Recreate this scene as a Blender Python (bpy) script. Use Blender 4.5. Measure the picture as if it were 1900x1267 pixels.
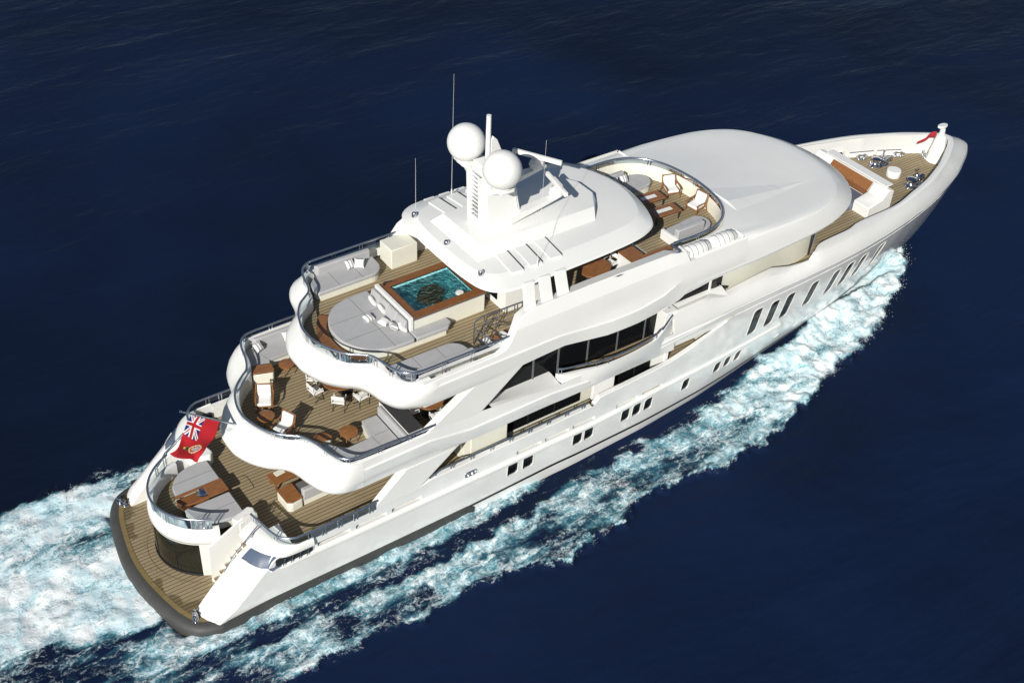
import bpy, bmesh, math, random
import numpy as np
from mathutils.bvhtree import BVHTree
from mathutils import Vector, Matrix, geometry as mgeo
R = math.radians
random.seed(7); rng = np.random.default_rng(7)
scene = bpy.context.scene
for o in list(bpy.data.objects): bpy.data.objects.remove(o)

# ------------------------------------------------------------ camera, sky, sun
cam_data = bpy.data.cameras.new('camera'); cam = bpy.data.objects.new('camera', cam_data)
scene.collection.objects.link(cam); scene.camera = cam
cam_data.sensor_width = 36; cam_data.lens = 2296.5*36/1900
cam_data.clip_start = 1; cam_data.clip_end = 3000
CR = [[0.81408, -0.57898, 0.045283], [0.330516, 0.526011, 0.783627], [0.477527, 0.622969, -0.619579]]
M = Matrix(((CR[0][0], CR[1][0], -CR[2][0]), (CR[0][1], CR[1][1], -CR[2][1]), (CR[0][2], CR[1][2], -CR[2][2])))
cam.matrix_world = Matrix.Translation((-8.0375, -35.7895, 40.7116)) @ M.to_4x4()

SUN_EL, SUN_AZ = 30.5, 217.0          # sun stands astern to starboard; azimuth from +x counter-clockwise
sd = Vector((math.cos(R(SUN_EL))*math.cos(R(SUN_AZ)), math.cos(R(SUN_EL))*math.sin(R(SUN_AZ)), math.sin(R(SUN_EL))))
world = bpy.data.worlds.new('World'); scene.world = world; world.use_nodes = True
wn = world.node_tree.nodes; bg = wn['Background']
sky = wn.new('ShaderNodeTexSky'); sky.sky_type = 'NISHITA'; sky.sun_disc = False
sky.sun_elevation = R(SUN_EL); sky.sun_rotation = math.atan2(sd.x, sd.y); sky.air_density = 1.0; sky.dust_density = 0.6
world.node_tree.links.new(sky.outputs[0], bg.inputs[0]); bg.inputs[1].default_value = 0.055
ld = bpy.data.lights.new('sun', 'SUN'); ld.energy = 4.9; ld.angle = R(0.53); ld.color = (1.0, 0.965, 0.90)
sun = bpy.data.objects.new('sun', ld); scene.collection.objects.link(sun)
sun.rotation_euler = (-sd).to_track_quat('-Z', 'Y').to_euler()
scene.view_settings.view_transform = 'Standard'; scene.view_settings.look = 'None'
scene.view_settings.exposure = 0.07; scene.view_settings.gamma = 1
scene.render.engine = 'CYCLES'; scene.cycles.max_bounces = 6; scene.cycles.transparent_max_bounces = 16

# ------------------------------------------------------------ materials
MAT = {}
def nodes_of(name):
    m = bpy.data.materials.new(name); m.use_nodes = True; MAT[name] = m
    return m, m.node_tree.nodes, m.node_tree.links, m.node_tree.nodes['Principled BSDF']
def plain(name, col, rough=.5, metal=0, coat=0, noise=0.0, nscale=3, bump=0, bscale=60, spec=.5):
    m, n, l, b = nodes_of(name)
    b.inputs['Base Color'].default_value = (*col, 1); b.inputs['Roughness'].default_value = rough
    b.inputs['Metallic'].default_value = metal; b.inputs['Coat Weight'].default_value = coat
    b.inputs['Specular IOR Level'].default_value = spec
    tc = n.new('ShaderNodeTexCoord')
    if noise:
        t = n.new('ShaderNodeTexNoise'); t.inputs['Scale'].default_value = nscale; t.inputs['Detail'].default_value = 5
        l.new(tc.outputs['Object'], t.inputs['Vector'])
        r = n.new('ShaderNodeMapRange'); r.inputs[1].default_value = .3; r.inputs[2].default_value = .7
        r.inputs[3].default_value = 1-noise; r.inputs[4].default_value = 1+noise*.4
        l.new(t.outputs[0], r.inputs[0])
        mx = n.new('ShaderNodeMix'); mx.data_type = 'RGBA'; mx.blend_type = 'MULTIPLY'; mx.inputs[0].default_value = 1
        mx.inputs[6].default_value = (*col, 1); l.new(r.outputs[0], mx.inputs[7]); l.new(mx.outputs[2], b.inputs['Base Color'])
    if bump:
        t2 = n.new('ShaderNodeTexNoise'); t2.inputs['Scale'].default_value = bscale; t2.inputs['Detail'].default_value = 4
        l.new(tc.outputs['Object'], t2.inputs['Vector'])
        bp = n.new('ShaderNodeBump'); bp.inputs['Strength'].default_value = bump; bp.inputs['Distance'].default_value = .02
        l.new(t2.outputs[0], bp.inputs['Height']); l.new(bp.outputs[0], b.inputs['Normal'])
    return m
plain('gelcoat', (.80, .80, .775), .28, coat=.25, noise=.03, nscale=.6)
plain('hull_paint', (.80, .80, .78), .12, coat=.45, noise=.09, nscale=.5)
plain('cream_with_bounce', (.74, .73, .63), .35, noise=.03)  # warm light bounced off the teak is put into this cream
plain('matt_white', (.78, .78, .76), .6, noise=.03, nscale=5)
plain('boot_stripe', (.012, .012, .015), .35)
plain('rubber_grey', (.055, .055, .052), .6, noise=.15, nscale=2)
plain('steel', (.62, .64, .68), .18, metal=1)
plain('rail_steel', (.42, .47, .56), .22, metal=.9)
plain('grey_fabric', (.415, .415, .42), .9, noise=.06, nscale=2.5, bump=.25, bscale=25)
plain('white_fabric', (.80, .79, .76), .9, noise=.05, nscale=6, bump=.2, bscale=12)
plain('blue_grey_panel', (.10, .13, .19), .2, coat=.6)
plain('dark_frame', (.02, .02, .022), .4)
plain('black_glass', (.006, .007, .008), .08, spec=.15)
plain('bronze_glass', (.014, .014, .010), .08, spec=.5, noise=.4, nscale=1.2)
plain('dark_counter', (.045, .047, .05), .3)
plain('stripe_grey', (.12, .12, .125), .9, noise=.1)
plain('seam', (.16, .16, .165), .9)
plain('canister_white', (.82, .82, .80), .35)
plain('red_cloth', (.33, .012, .02), .8)
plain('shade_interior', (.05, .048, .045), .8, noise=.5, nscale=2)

def wood(name, c1, c2, rough, coat):
    m, n, l, b = nodes_of(name)
    tc = n.new('ShaderNodeTexCoord'); mp = n.new('ShaderNodeMapping'); mp.inputs['Scale'].default_value = (1.2, 9, 9)
    l.new(tc.outputs['Object'], mp.inputs[0])
    t = n.new('ShaderNodeTexNoise'); t.inputs['Scale'].default_value = 2.5; t.inputs['Detail'].default_value = 6
    l.new(mp.outputs[0], t.inputs['Vector'])
    cr = n.new('ShaderNodeValToRGB'); cr.color_ramp.elements[0].position = .3; cr.color_ramp.elements[1].position = .7
    cr.color_ramp.elements[0].color = (*c1, 1); cr.color_ramp.elements[1].color = (*c2, 1)
    l.new(t.outputs[0], cr.inputs[0]); l.new(cr.outputs[0], b.inputs['Base Color'])
    b.inputs['Roughness'].default_value = rough; b.inputs['Coat Weight'].default_value = coat
wood('varnished_teak', (.17, .068, .024), (.33, .145, .052), .35, .4)
wood('dark_teak', (.15, .06, .02), (.27, .11, .038), .4, .3)

wood('margin_teak', (.16, .115, .045), (.26, .19, .08), .55, .1)
def teak_deck(name, ax=1, base=((.245, .185, .10), (.345, .275, .165)), wid=.185, wet=False):
    m, n, l, b = nodes_of(name)
    tc = n.new('ShaderNodeTexCoord'); sp = n.new('ShaderNodeSeparateXYZ'); l.new(tc.outputs['Object'], sp.inputs[0])
    def math_(op, a, bb=None, c=None):
        k = n.new('ShaderNodeMath'); k.operation = op
        for i, v in enumerate((a, bb, c)):
            if v is None: continue
            if isinstance(v, (int, float)): k.inputs[i].default_value = v
            else: l.new(v, k.inputs[i])
        return k.outputs[0]
    yv = sp.outputs[ax]; xv = sp.outputs[1-ax]
    q = math_('DIVIDE', yv, wid); fr = math_('FRACT', q); fl = math_('FLOOR', q)
    seam = math_('LESS_THAN', fr, .18)
    # butt joints, staggered
    off = math_('MULTIPLY', fl, 1.37); xx = math_('FRACT', math_('ADD', math_('DIVIDE', xv, 2.6), off))
    butt = math_('LESS_THAN', xx, .004); dark = math_('MAXIMUM', seam, butt)
    wn_ = n.new('ShaderNodeTexWhiteNoise'); wn_.noise_dimensions = '2D'
    cv = n.new('ShaderNodeCombineXYZ'); l.new(fl, cv.inputs[0]); l.new(math_('FLOOR', math_('ADD', math_('DIVIDE', xv, 2.6), off)), cv.inputs[1])
    l.new(cv.outputs[0], wn_.inputs['Vector'])
    t = n.new('ShaderNodeTexNoise'); t.inputs['Scale'].default_value = .9; t.inputs['Detail'].default_value = 6
    l.new(tc.outputs['Object'], t.inputs['Vector'])
    f = math_('ADD', math_('MULTIPLY', wn_.outputs[0], .45), math_('MULTIPLY', t.outputs[0], .7))
    cr = n.new('ShaderNodeMix'); cr.data_type = 'RGBA'; cr.inputs[6].default_value = (*base[0], 1); cr.inputs[7].default_value = (*base[1], 1)
    l.new(f, cr.inputs[0])
    mx = n.new('ShaderNodeMix'); mx.data_type = 'RGBA'; l.new(dark, mx.inputs[0]); l.new(cr.outputs[2], mx.inputs[6])
    mx.inputs[7].default_value = (.045, .04, .032, 1); last = mx.outputs[2]
    if wet:
        dx = math_('SUBTRACT', sp.outputs[0], 4.6); dy = math_('MULTIPLY', sp.outputs[1], .86); d_ = math_('SQRT', math_('ADD', math_('MULTIPLY', dx, dx), math_('MULTIPLY', dy, dy)))
        t3 = n.new('ShaderNodeTexNoise'); t3.inputs['Scale'].default_value = 1.5; t3.inputs['Detail'].default_value = 7; l.new(tc.outputs['Object'], t3.inputs['Vector'])
        wm = n.new('ShaderNodeMapRange'); wm.inputs[1].default_value = 3.72; wm.inputs[2].default_value = 3.84; l.new(math_('ADD', d_, math_('MULTIPLY', math_('SUBTRACT', t3.outputs[0], .5), 1.9)), wm.inputs[0])
        m3 = n.new('ShaderNodeMix'); m3.data_type = 'RGBA'; m3.blend_type = 'MULTIPLY'; l.new(wm.outputs[0], m3.inputs[0]); l.new(last, m3.inputs[6]); m3.inputs[7].default_value = (.52, .50, .42, 1); last = m3.outputs[2]
    l.new(last, b.inputs['Base Color'])
    b.inputs['Roughness'].default_value = .7
teak_deck('teak_planking')
teak_deck('wet_planking', wet=True)
def stripes(name, c1, c2, scale):
    m, n, l, b = nodes_of(name)
    tc = n.new('ShaderNodeTexCoord'); w = n.new('ShaderNodeTexWave'); w.inputs['Scale'].default_value = scale
    w.inputs['Distortion'].default_value = .4
    l.new(tc.outputs['Object'], w.inputs[0])
    cr = n.new('ShaderNodeValToRGB'); cr.color_ramp.interpolation = 'CONSTANT'; cr.color_ramp.elements[1].position = .68
    cr.color_ramp.elements[0].color = (*c1, 1); cr.color_ramp.elements[1].color = (*c2, 1)
    l.new(w.outputs[1], cr.inputs[0]); l.new(cr.outputs[0], b.inputs['Base Color']); b.inputs['Roughness'].default_value = .9
stripes('striped_fabric', (.8, .79, .76), (.30, .31, .33), 2.1)

def glass_rail():
    m, n, l, b = nodes_of('clear_panel')
    out = n['Material Output']; tr = n.new('ShaderNodeBsdfTransparent'); tr.inputs[0].default_value = (.80, .86, .88, 1)
    gl = n.new('ShaderNodeBsdfGlossy'); gl.inputs['Roughness'].default_value = .03
    fr = n.new('ShaderNodeFresnel'); fr.inputs[0].default_value = 1.5
    mx = n.new('ShaderNodeMixShader'); l.new(fr.outputs[0], mx.inputs[0]); l.new(tr.outputs[0], mx.inputs[1]); l.new(gl.outputs[0], mx.inputs[2])
    l.new(mx.outputs[0], out.inputs[0])
glass_rail()
def pool_water():
    m, n, l, b = nodes_of('pool_water_surface')
    out = n['Material Output']; tr = n.new('ShaderNodeBsdfTransparent'); tr.inputs[0].default_value = (.72, .95, .97, 1)
    gl = n.new('ShaderNodeBsdfGlossy'); gl.inputs['Roughness'].default_value = .04
    tc = n.new('ShaderNodeTexCoord'); t = n.new('ShaderNodeTexNoise'); t.inputs['Scale'].default_value = 4.5; t.inputs['Detail'].default_value = 4
    t.inputs['Distortion'].default_value = 1.2
    l.new(tc.outputs['Object'], t.inputs['Vector']); bp = n.new('ShaderNodeBump'); bp.inputs['Strength'].default_value = .7; bp.inputs['Distance'].default_value = .12
    l.new(t.outputs[0], bp.inputs['Height']); fr = n.new('ShaderNodeFresnel'); fr.inputs[0].default_value = 1.33
    l.new(bp.outputs[0], fr.inputs[1]); l.new(bp.outputs[0], gl.inputs['Normal'])
    mx = n.new('ShaderNodeMixShader'); l.new(fr.outputs[0], mx.inputs[0]); l.new(tr.outputs[0], mx.inputs[1]); l.new(gl.outputs[0], mx.inputs[2])
    l.new(mx.outputs[0], out.inputs[0])
    m, n, l, b = nodes_of('pool_tiles_caustics')  # tile colour with a bright caustic light network painted in
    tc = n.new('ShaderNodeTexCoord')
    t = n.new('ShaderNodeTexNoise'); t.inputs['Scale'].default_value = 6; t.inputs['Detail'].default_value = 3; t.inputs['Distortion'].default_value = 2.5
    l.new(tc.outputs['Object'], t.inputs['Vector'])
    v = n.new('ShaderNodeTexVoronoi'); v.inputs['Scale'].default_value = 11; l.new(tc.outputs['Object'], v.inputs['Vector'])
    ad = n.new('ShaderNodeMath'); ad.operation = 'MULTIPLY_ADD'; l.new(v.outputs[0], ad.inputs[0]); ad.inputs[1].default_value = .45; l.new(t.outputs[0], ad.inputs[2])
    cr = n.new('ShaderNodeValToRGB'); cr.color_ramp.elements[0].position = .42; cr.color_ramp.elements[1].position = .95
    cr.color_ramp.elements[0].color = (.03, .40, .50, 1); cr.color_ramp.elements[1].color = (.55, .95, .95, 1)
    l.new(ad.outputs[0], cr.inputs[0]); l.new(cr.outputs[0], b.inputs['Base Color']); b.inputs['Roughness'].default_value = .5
pool_water()

# ------------------------------------------------------------ object helpers
def tag(o, label=None, cat=None, group=None, kind=None):
    if label: o['label'] = label
    if cat: o['category'] = cat
    if group: o['group'] = group
    if kind: o['kind'] = kind
    return o
def empty(name, loc=(0, 0, 0), rz=0, parent=None):
    o = bpy.data.objects.new(name, None); scene.collection.objects.link(o); o.location = loc; o.rotation_euler = (0, 0, rz)
    o.empty_display_size = .3
    if parent: o.parent = parent
    return o
class MB:
    def __init__(s): s.v = []; s.f = []; s.n = 0
    def add(s, vs, fs):
        k = len(s.v); s.v += [tuple(map(float, p)) for p in vs]; s.f += [tuple(i+k for i in f) for f in fs]; return s
    def box(s, x0, y0, z0, x1, y1, z1):
        v = [(x, y, z) for z in (z0, z1) for y in (y0, y1) for x in (x0, x1)]
        return s.add(v, [(0, 2, 3, 1), (4, 5, 7, 6), (0, 1, 5, 4), (2, 6, 7, 3), (0, 4, 6, 2), (1, 3, 7, 5)])
    def obox(s, c, d, w, l, h, up=(0, 0, 1)):
        "box centred on c, long axis d (length l), width w, height h along up"
        c = Vector(c); d = Vector(d).normalized(); u = Vector(up); w_ = u.cross(d).normalized(); u = d.cross(w_)
        v = [c+d*(a*l/2)+w_*(b*w/2)+u*(e*h/2) for e in (-1, 1) for b in (-1, 1) for a in (-1, 1)]
        return s.add(v, [(0, 2, 3, 1), (4, 5, 7, 6), (0, 1, 5, 4), (2, 6, 7, 3), (0, 4, 6, 2), (1, 3, 7, 5)])
    def prism(s, pts, z0, z1, top_scale=None):
        n = len(pts); a = sum(pts[i][0]*pts[(i+1) % n][1]-pts[(i+1) % n][0]*pts[i][1] for i in range(n))
        if a < 0: pts = pts[::-1]
        f0 = (lambda p: z0) if not callable(z0) else z0; f1 = (lambda p: z1) if not callable(z1) else z1
        v = [(p[0], p[1], f0(p)) for p in pts]+[(p[0], p[1], f1(p)) for p in pts]
        return s.add(v, [tuple(range(n-1, -1, -1)), tuple(range(n, 2*n))]+[(i, (i+1) % n, n+(i+1) % n, n+i) for i in range(n)])
    def plate(s, pts, y0, y1):
        "x,z outline extruded in y (y may be callables of x,z)"
        n = len(pts); g = lambda y, p: y(p[0], p[1]) if callable(y) else y
        v = [(p[0], g(y0, p), p[1]) for p in pts]+[(p[0], g(y1, p), p[1]) for p in pts]
        return s.add(v, [tuple(range(n)), tuple(range(2*n-1, n-1, -1))]+[(i, n+i, n+(i+1) % n, (i+1) % n) for i in range(n)])
    def tube(s, pts, r, n=8, closed=False, cap=True):
        P = [Vector(p) for p in pts]; m = len(P); rr = r if isinstance(r, (list, tuple)) else [r]*m
        vs = []; ref = None
        for i in range(m):
            a = P[(i-1) % m] if (i or closed) else P[i]; b = P[(i+1) % m] if (i < m-1 or closed) else P[i]
            t = (b-a); t = t.normalized() if t.length > 1e-9 else Vector((0, 0, 1))
            if ref is None: ref = Vector((0, 0, 1)) if abs(t.z) < .9 else Vector((1, 0, 0))
            u = (ref-t*ref.dot(t)); u = u.normalized() if u.length > 1e-6 else t.orthogonal().normalized(); ref = u; w = t.cross(u)
            for k in range(n):
                an = 2*math.pi*k/n; vs.append(P[i]+(u*math.cos(an)+w*math.sin(an))*rr[i])
        fs = [(i*n+k, i*n+(k+1) % n, ((i+1) % m)*n+(k+1) % n, ((i+1) % m)*n+k) for i in range(m if closed else m-1) for k in range(n)]
        if cap and not closed: fs += [tuple(range(n-1, -1, -1)), tuple(range((m-1)*n, m*n))]
        return s.add(vs, fs)
    def lathe(s, prof, c=(0, 0, 0), n=24, sx=1, sy=1):
        "prof: list of (r,z) from bottom to top"
        c = Vector(c); vs = []; fs = []
        for r, z in prof:
            for k in range(n):
                a = 2*math.pi*k/n; vs.append(c+Vector((r*math.cos(a)*sx, r*math.sin(a)*sy, z)))
        m = len(prof)
        for i in range(m-1):
            for k in range(n): fs.append((i*n+k, i*n+(k+1) % n, (i+1)*n+(k+1) % n, (i+1)*n+k))
        fs += [tuple(range(n-1, -1, -1)), tuple(range((m-1)*n, m*n))]
        return s.add(vs, fs)
    def rows(s, rows, closed=False, flip=False):
        m = len(rows); n = len(rows[0]); vs = [p for r in rows for p in r]; fs = []
        for i in range(m-1):
            for k in range(n if closed else n-1):
                q = (i*n+k, i*n+(k+1) % n, (i+1)*n+(k+1) % n, (i+1)*n+k); fs.append(q[::-1] if flip else q)
        return s.add(vs, fs)
    def mirrored(s):
        "append a copy mirrored across the centreline"
        k = len(s.v); v0 = list(s.v); f0 = list(s.f)
        s.v += [(x, -y, z) for x, y, z in v0]; s.f += [tuple(i+k for i in f[::-1]) for f in f0]; return s
    def flip_y(s):
        s.v = [(x, -y, z) for x, y, z in s.v]; s.f = [f[::-1] for f in s.f]; return s
    def build(s, name, mat, parent=None, smooth=None, bevel=0, seg=2, weld=False):
        me = bpy.data.meshes.new(name); me.from_pydata(s.v, [], s.f)
        if weld:
            bm = bmesh.new(); bm.from_mesh(me); bmesh.ops.remove_doubles(bm, verts=bm.verts, dist=1e-4)
            bmesh.ops.recalc_face_normals(bm, faces=bm.faces); bm.to_mesh(me); bm.free()
        me.update(); me.materials.append(MAT[mat] if isinstance(mat, str) else mat)
        if smooth is not None:
            me.shade_smooth(); me.set_sharp_from_angle(angle=R(smooth))
        o = bpy.data.objects.new(name, me); scene.collection.objects.link(o)
        if parent: o.parent = parent
        if bevel:
            b = o.modifiers.new('bevel', 'BEVEL'); b.width = bevel; b.segments = seg; b.limit_method = 'ANGLE'; b.angle_limit = R(35)
            me.shade_smooth(); me.set_sharp_from_angle(angle=R(50))
        return o
def copy_tree(o, parent=None):
    c = o.copy(); scene.collection.objects.link(c); c.parent = parent
    for ch in list(o.children): copy_tree(ch, c)
    return c
def catmull(pts, n=8, closed=False):
    P = [Vector(p).to_3d() if len(p) == 2 else Vector(p) for p in pts]; m = len(P); out = []
    for i in range(m if closed else m-1):
        p0 = P[(i-1) % m] if (i or closed) else P[0]*2-P[1]; p1 = P[i]; p2 = P[(i+1) % m]
        p3 = P[(i+2) % m] if (i < m-2 or closed) else P[m-1]*2-P[m-2]
        for k in range(n):
            t = k/n; out.append(.5*((2*p1)+(-p0+p2)*t+(2*p0-5*p1+4*p2-p3)*t*t+(-p0+3*p1-3*p2+p3)*t**3))
    if not closed: out.append(P[-1])
    return out
def full(half):
    "mirror a half outline (starting on the centreline, y>=0) into starboard..centre..port order"
    h = [Vector(p).to_3d() if len(p) == 2 else Vector(p) for p in half]
    return [Vector((p.x, -p.y, p.z)) for p in h[::-1] if abs(p.y) > 1e-6]+h
def ip(x, xs, ys): return float(np.interp(x, xs, ys))

yacht = empty('superyacht')
tag(yacht, 'long white motor yacht under way with teak decks, hot tub and two white radar domes', 'yacht')

# ------------------------------------------------------------ hull shape
KX = [0, 2, 8, 20, 30, 34, 36, 38, 40, 42, 44, 46, 48, 49, 50, 50.8, 51.4, 51.75, 51.9]
KY = [4.45, 4.7, 4.78, 4.8, 4.8, 4.76, 4.68, 4.54, 4.3, 3.98, 3.55, 3.02, 2.32, 1.9, 1.38, .95, .56, .27, 0.]
WX = [0, 10, 20, 24, 28, 32, 36, 40, 44, 47.8]
WY = [4.35, 4.4, 4.34, 4.15, 3.7, 3.0, 2.35, 1.6, .8, 0.]
def zk(x): return ip(x, [0, 28, 40, 52], [6.4, 6.4, 6.35, 6.1])
SX = [47.8, 49.2, 50.5, 51.3, 51.7, 51.9]; SZ = [.2, 1.5, 2.9, 4.2, 5.2, 6.1]
def stemz(x): return 0.2 if x <= 47.8 else ip(x, SX, SZ)
def zc2(x): return ip(x, [8.7, 11.8, 13.8, 18, 20, 22.5, 24.5, 28.5], [6.40, 6.42, 6.08, 6.08, 5.88, 5.95, 6.2, 6.25])
def H(x, z):
    yk = ip(x, KX, KY); yw = ip(x, WX, WY) if x < 47.8 else 0.
    z0 = stemz(x); z1 = zk(x); s = min(max((z-z0)/max(z1-z0, 1e-6), 0), 1)
    p = ip(x, [0, 20, 26, 34, 42, 50], [.3, .3, .4, .55, .62, .7]); y = yw+(yk-yw)*s**p
    if x < 29 and z > 5.2:
        yf = ip(z-zc2(x), [-.8, -.62, -.03, .0, .05, .9], [4.72, 4.80, 4.87, 4.87, 4.81, 4.72]); w = min(max((29-x)/3, 0), 1); y = yf*w+y*(1-w)
    return y
def inside(p, poly):
    c = False; n = len(poly); x, y = p
    for i in range(n):
        x1, y1 = poly[i]; x2, y2 = poly[(i+1) % n]
        if (y1 > y) != (y2 > y) and x < (x2-x1)*(y-y1)/(y2-y1)+x1: c = not c
    return c
def dens(poly, d):
    out = []; n = len(poly)
    for i in range(n):
        a = poly[i]; b = poly[(i+1) % n]; L = math.hypot(b[0]-a[0], b[1]-a[1]); k = max(1, int(math.ceil(L/d)))
        out += [(a[0]+(b[0]-a[0])*j/k, a[1]+(b[1]-a[1])*j/k) for j in range(k)]
    return out
def panel(outer, holes, fy, step=.4, zstep=.25, side=-1, reveal=.0, creases=()):
    "a curved side panel: x,z outline with holes mapped onto y = side*fy(x,z), with reveals into each hole"
    outer = dens(outer, step); holes = [dens(h, .25) for h in holes]
    pts = list(outer); edges = [(i, (i+1) % len(outer)) for i in range(len(outer))]
    for h in holes:
        k = len(pts); pts += h; edges += [(k+i, k+(i+1) % len(h)) for i in range(len(h))]
    for c in creases:
        q = [c[0]]
        for a, b_ in zip(c[:-1], c[1:]):
            L = math.hypot(b_[0]-a[0], b_[1]-a[1]); k_ = max(1, int(L/.35)); q += [(a[0]+(b_[0]-a[0])*j/k_, a[1]+(b_[1]-a[1])*j/k_) for j in range(1, k_+1)]
        k = len(pts); pts += q; edges += [(k+i, k+i+1) for i in range(len(q)-1)]
    xs = [p[0] for p in outer]; zs = [p[1] for p in outer]
    bx = np.array(pts)
    x = min(xs)+step/2
    while x < max(xs):
        z = min(zs)+zstep/2
        while z < max(zs):
            if inside((x, z), outer) and not any(inside((x, z), h) for h in holes):
                if np.min((bx[:, 0]-x)**2+(bx[:, 1]-z)**2) > .01: pts.append((x, z))
            z += zstep
        x += step
    r = mgeo.delaunay_2d_cdt([Vector(p) for p in pts], edges, [], 0, 1e-5)
    V, F = r[0], r[2]; mb = MB(); fs = []
    for f in F:
        c = sum((V[i] for i in f), Vector((0, 0)))/len(f)
        if inside(c, outer) and not any(inside(c, h) for h in holes):
            a = sum(V[f[i]].x*V[f[(i+1) % 3]].y-V[f[(i+1) % 3]].x*V[f[i]].y for i in range(3))
            f = list(f)
            if (a > 0) == (side > 0): f = f[::-1]
            fs.append(tuple(f))
    mb.add([(v.x, side*fy(v.x, v.y), v.y) for v in V], fs)
    for h in (holes if reveal else []):
        n = len(h); o1 = [(p[0], side*fy(*p), p[1]) for p in h]; o2 = [(p[0], side*(fy(*p)-reveal), p[1]) for p in h]
        mb.rows([o1+[o1[0]], o2+[o2[0]]], flip=(side > 0))
    return mb
def rrect(x0, z0, x1, z1, r=.12, lean=0, n=4):
    out = []
    for cx, cz, a0 in ((x1-r, z0+r, -90), (x1-r, z1-r, 0), (x0+r, z1-r, 90), (x0+r, z0+r, 180)):
        for k in range(n+1):
            a = R(a0+90*k/n); px, pz = cx+r*math.cos(a), cz+r*math.sin(a); out.append((px+lean*(pz-z0)/(z1-z0), pz))
    return out

# port lights (x, z) on the hull sides
low = [(15.98, .62), (16.82, .62), (19.62, .6), (20.28, .6), (22.5, .58), (23.2, .58), (23.93, .58), (26.42, .55), (28.62, .55), (29.35, .55), (30.12, .55)]
big = [30.42, 31.62, 32.74, 34.52, 36.22, 37.38, 38.55, 40.15]
slots = [(6.6, 8.1), (8.35, 9.8), (10.05, 11.5), (16.4, 17.75), (17.95, 19.3), (19.5, 20.8), (22.05, 23.4), (23.65, 24.9)]
hl_low = [rrect(x, 2.03, x+w-.04, 2.80, .15, 0) for x, w in low]
hl_big = [rrect(x-.0, 3.76, x+.64, 5.48, .20, 0) for x in big]
hl_slot = [rrect(a, 3.18, b, 3.40, .05, 0, 2) for a, b in slots]
hl_vent = [rrect(13.66, 3.28, 14.24, 3.52, .09)]
hl_oval = [[(x+.21*math.cos(a), 2.12+.15*math.sin(a)) for a in [2*math.pi*k/14 for k in range(14)]] for x in (33.5, 35.05, 35.9, 37.6, 38.35, 40.3)]
stem = [(x, z) for x, z in zip(SX, SZ)]
outer = [(1.9, .2), (47.8, .2)]+stem[1:]+[(x, zk(x)) for x in np.arange(51.7, 24.9, -.4)]+\
        [(25, 6.45), (23, 6.35), (18.2, 6.35), (17, 6.5), (14.5, 6.75), (12.6, 6.8), (8.72, 6.8), (8.72, 5.38), (13, 5.42), (20, 5.42), (23.6, 5.62), (25.0, 5.88), (26.5, 5.90), (28.3, 5.92), (29.0, 5.93),
         (28.8, 5.78), (27.6, 5.3), (26.3, 4.85), (25.2, 4.60), (23, 4.48), (20.95, 4.42), (20.65, 4.12), (20.5, 4.08), (12.0, 4.08), (11.2, 3.88), (6.4, 3.88), (5.6, 3.82), (4.9, 3.55), (4.3, 3.0), (3.5, 2.15), (2.9, 1.55), (2.3, 1.2), (1.9, .9)]
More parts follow.
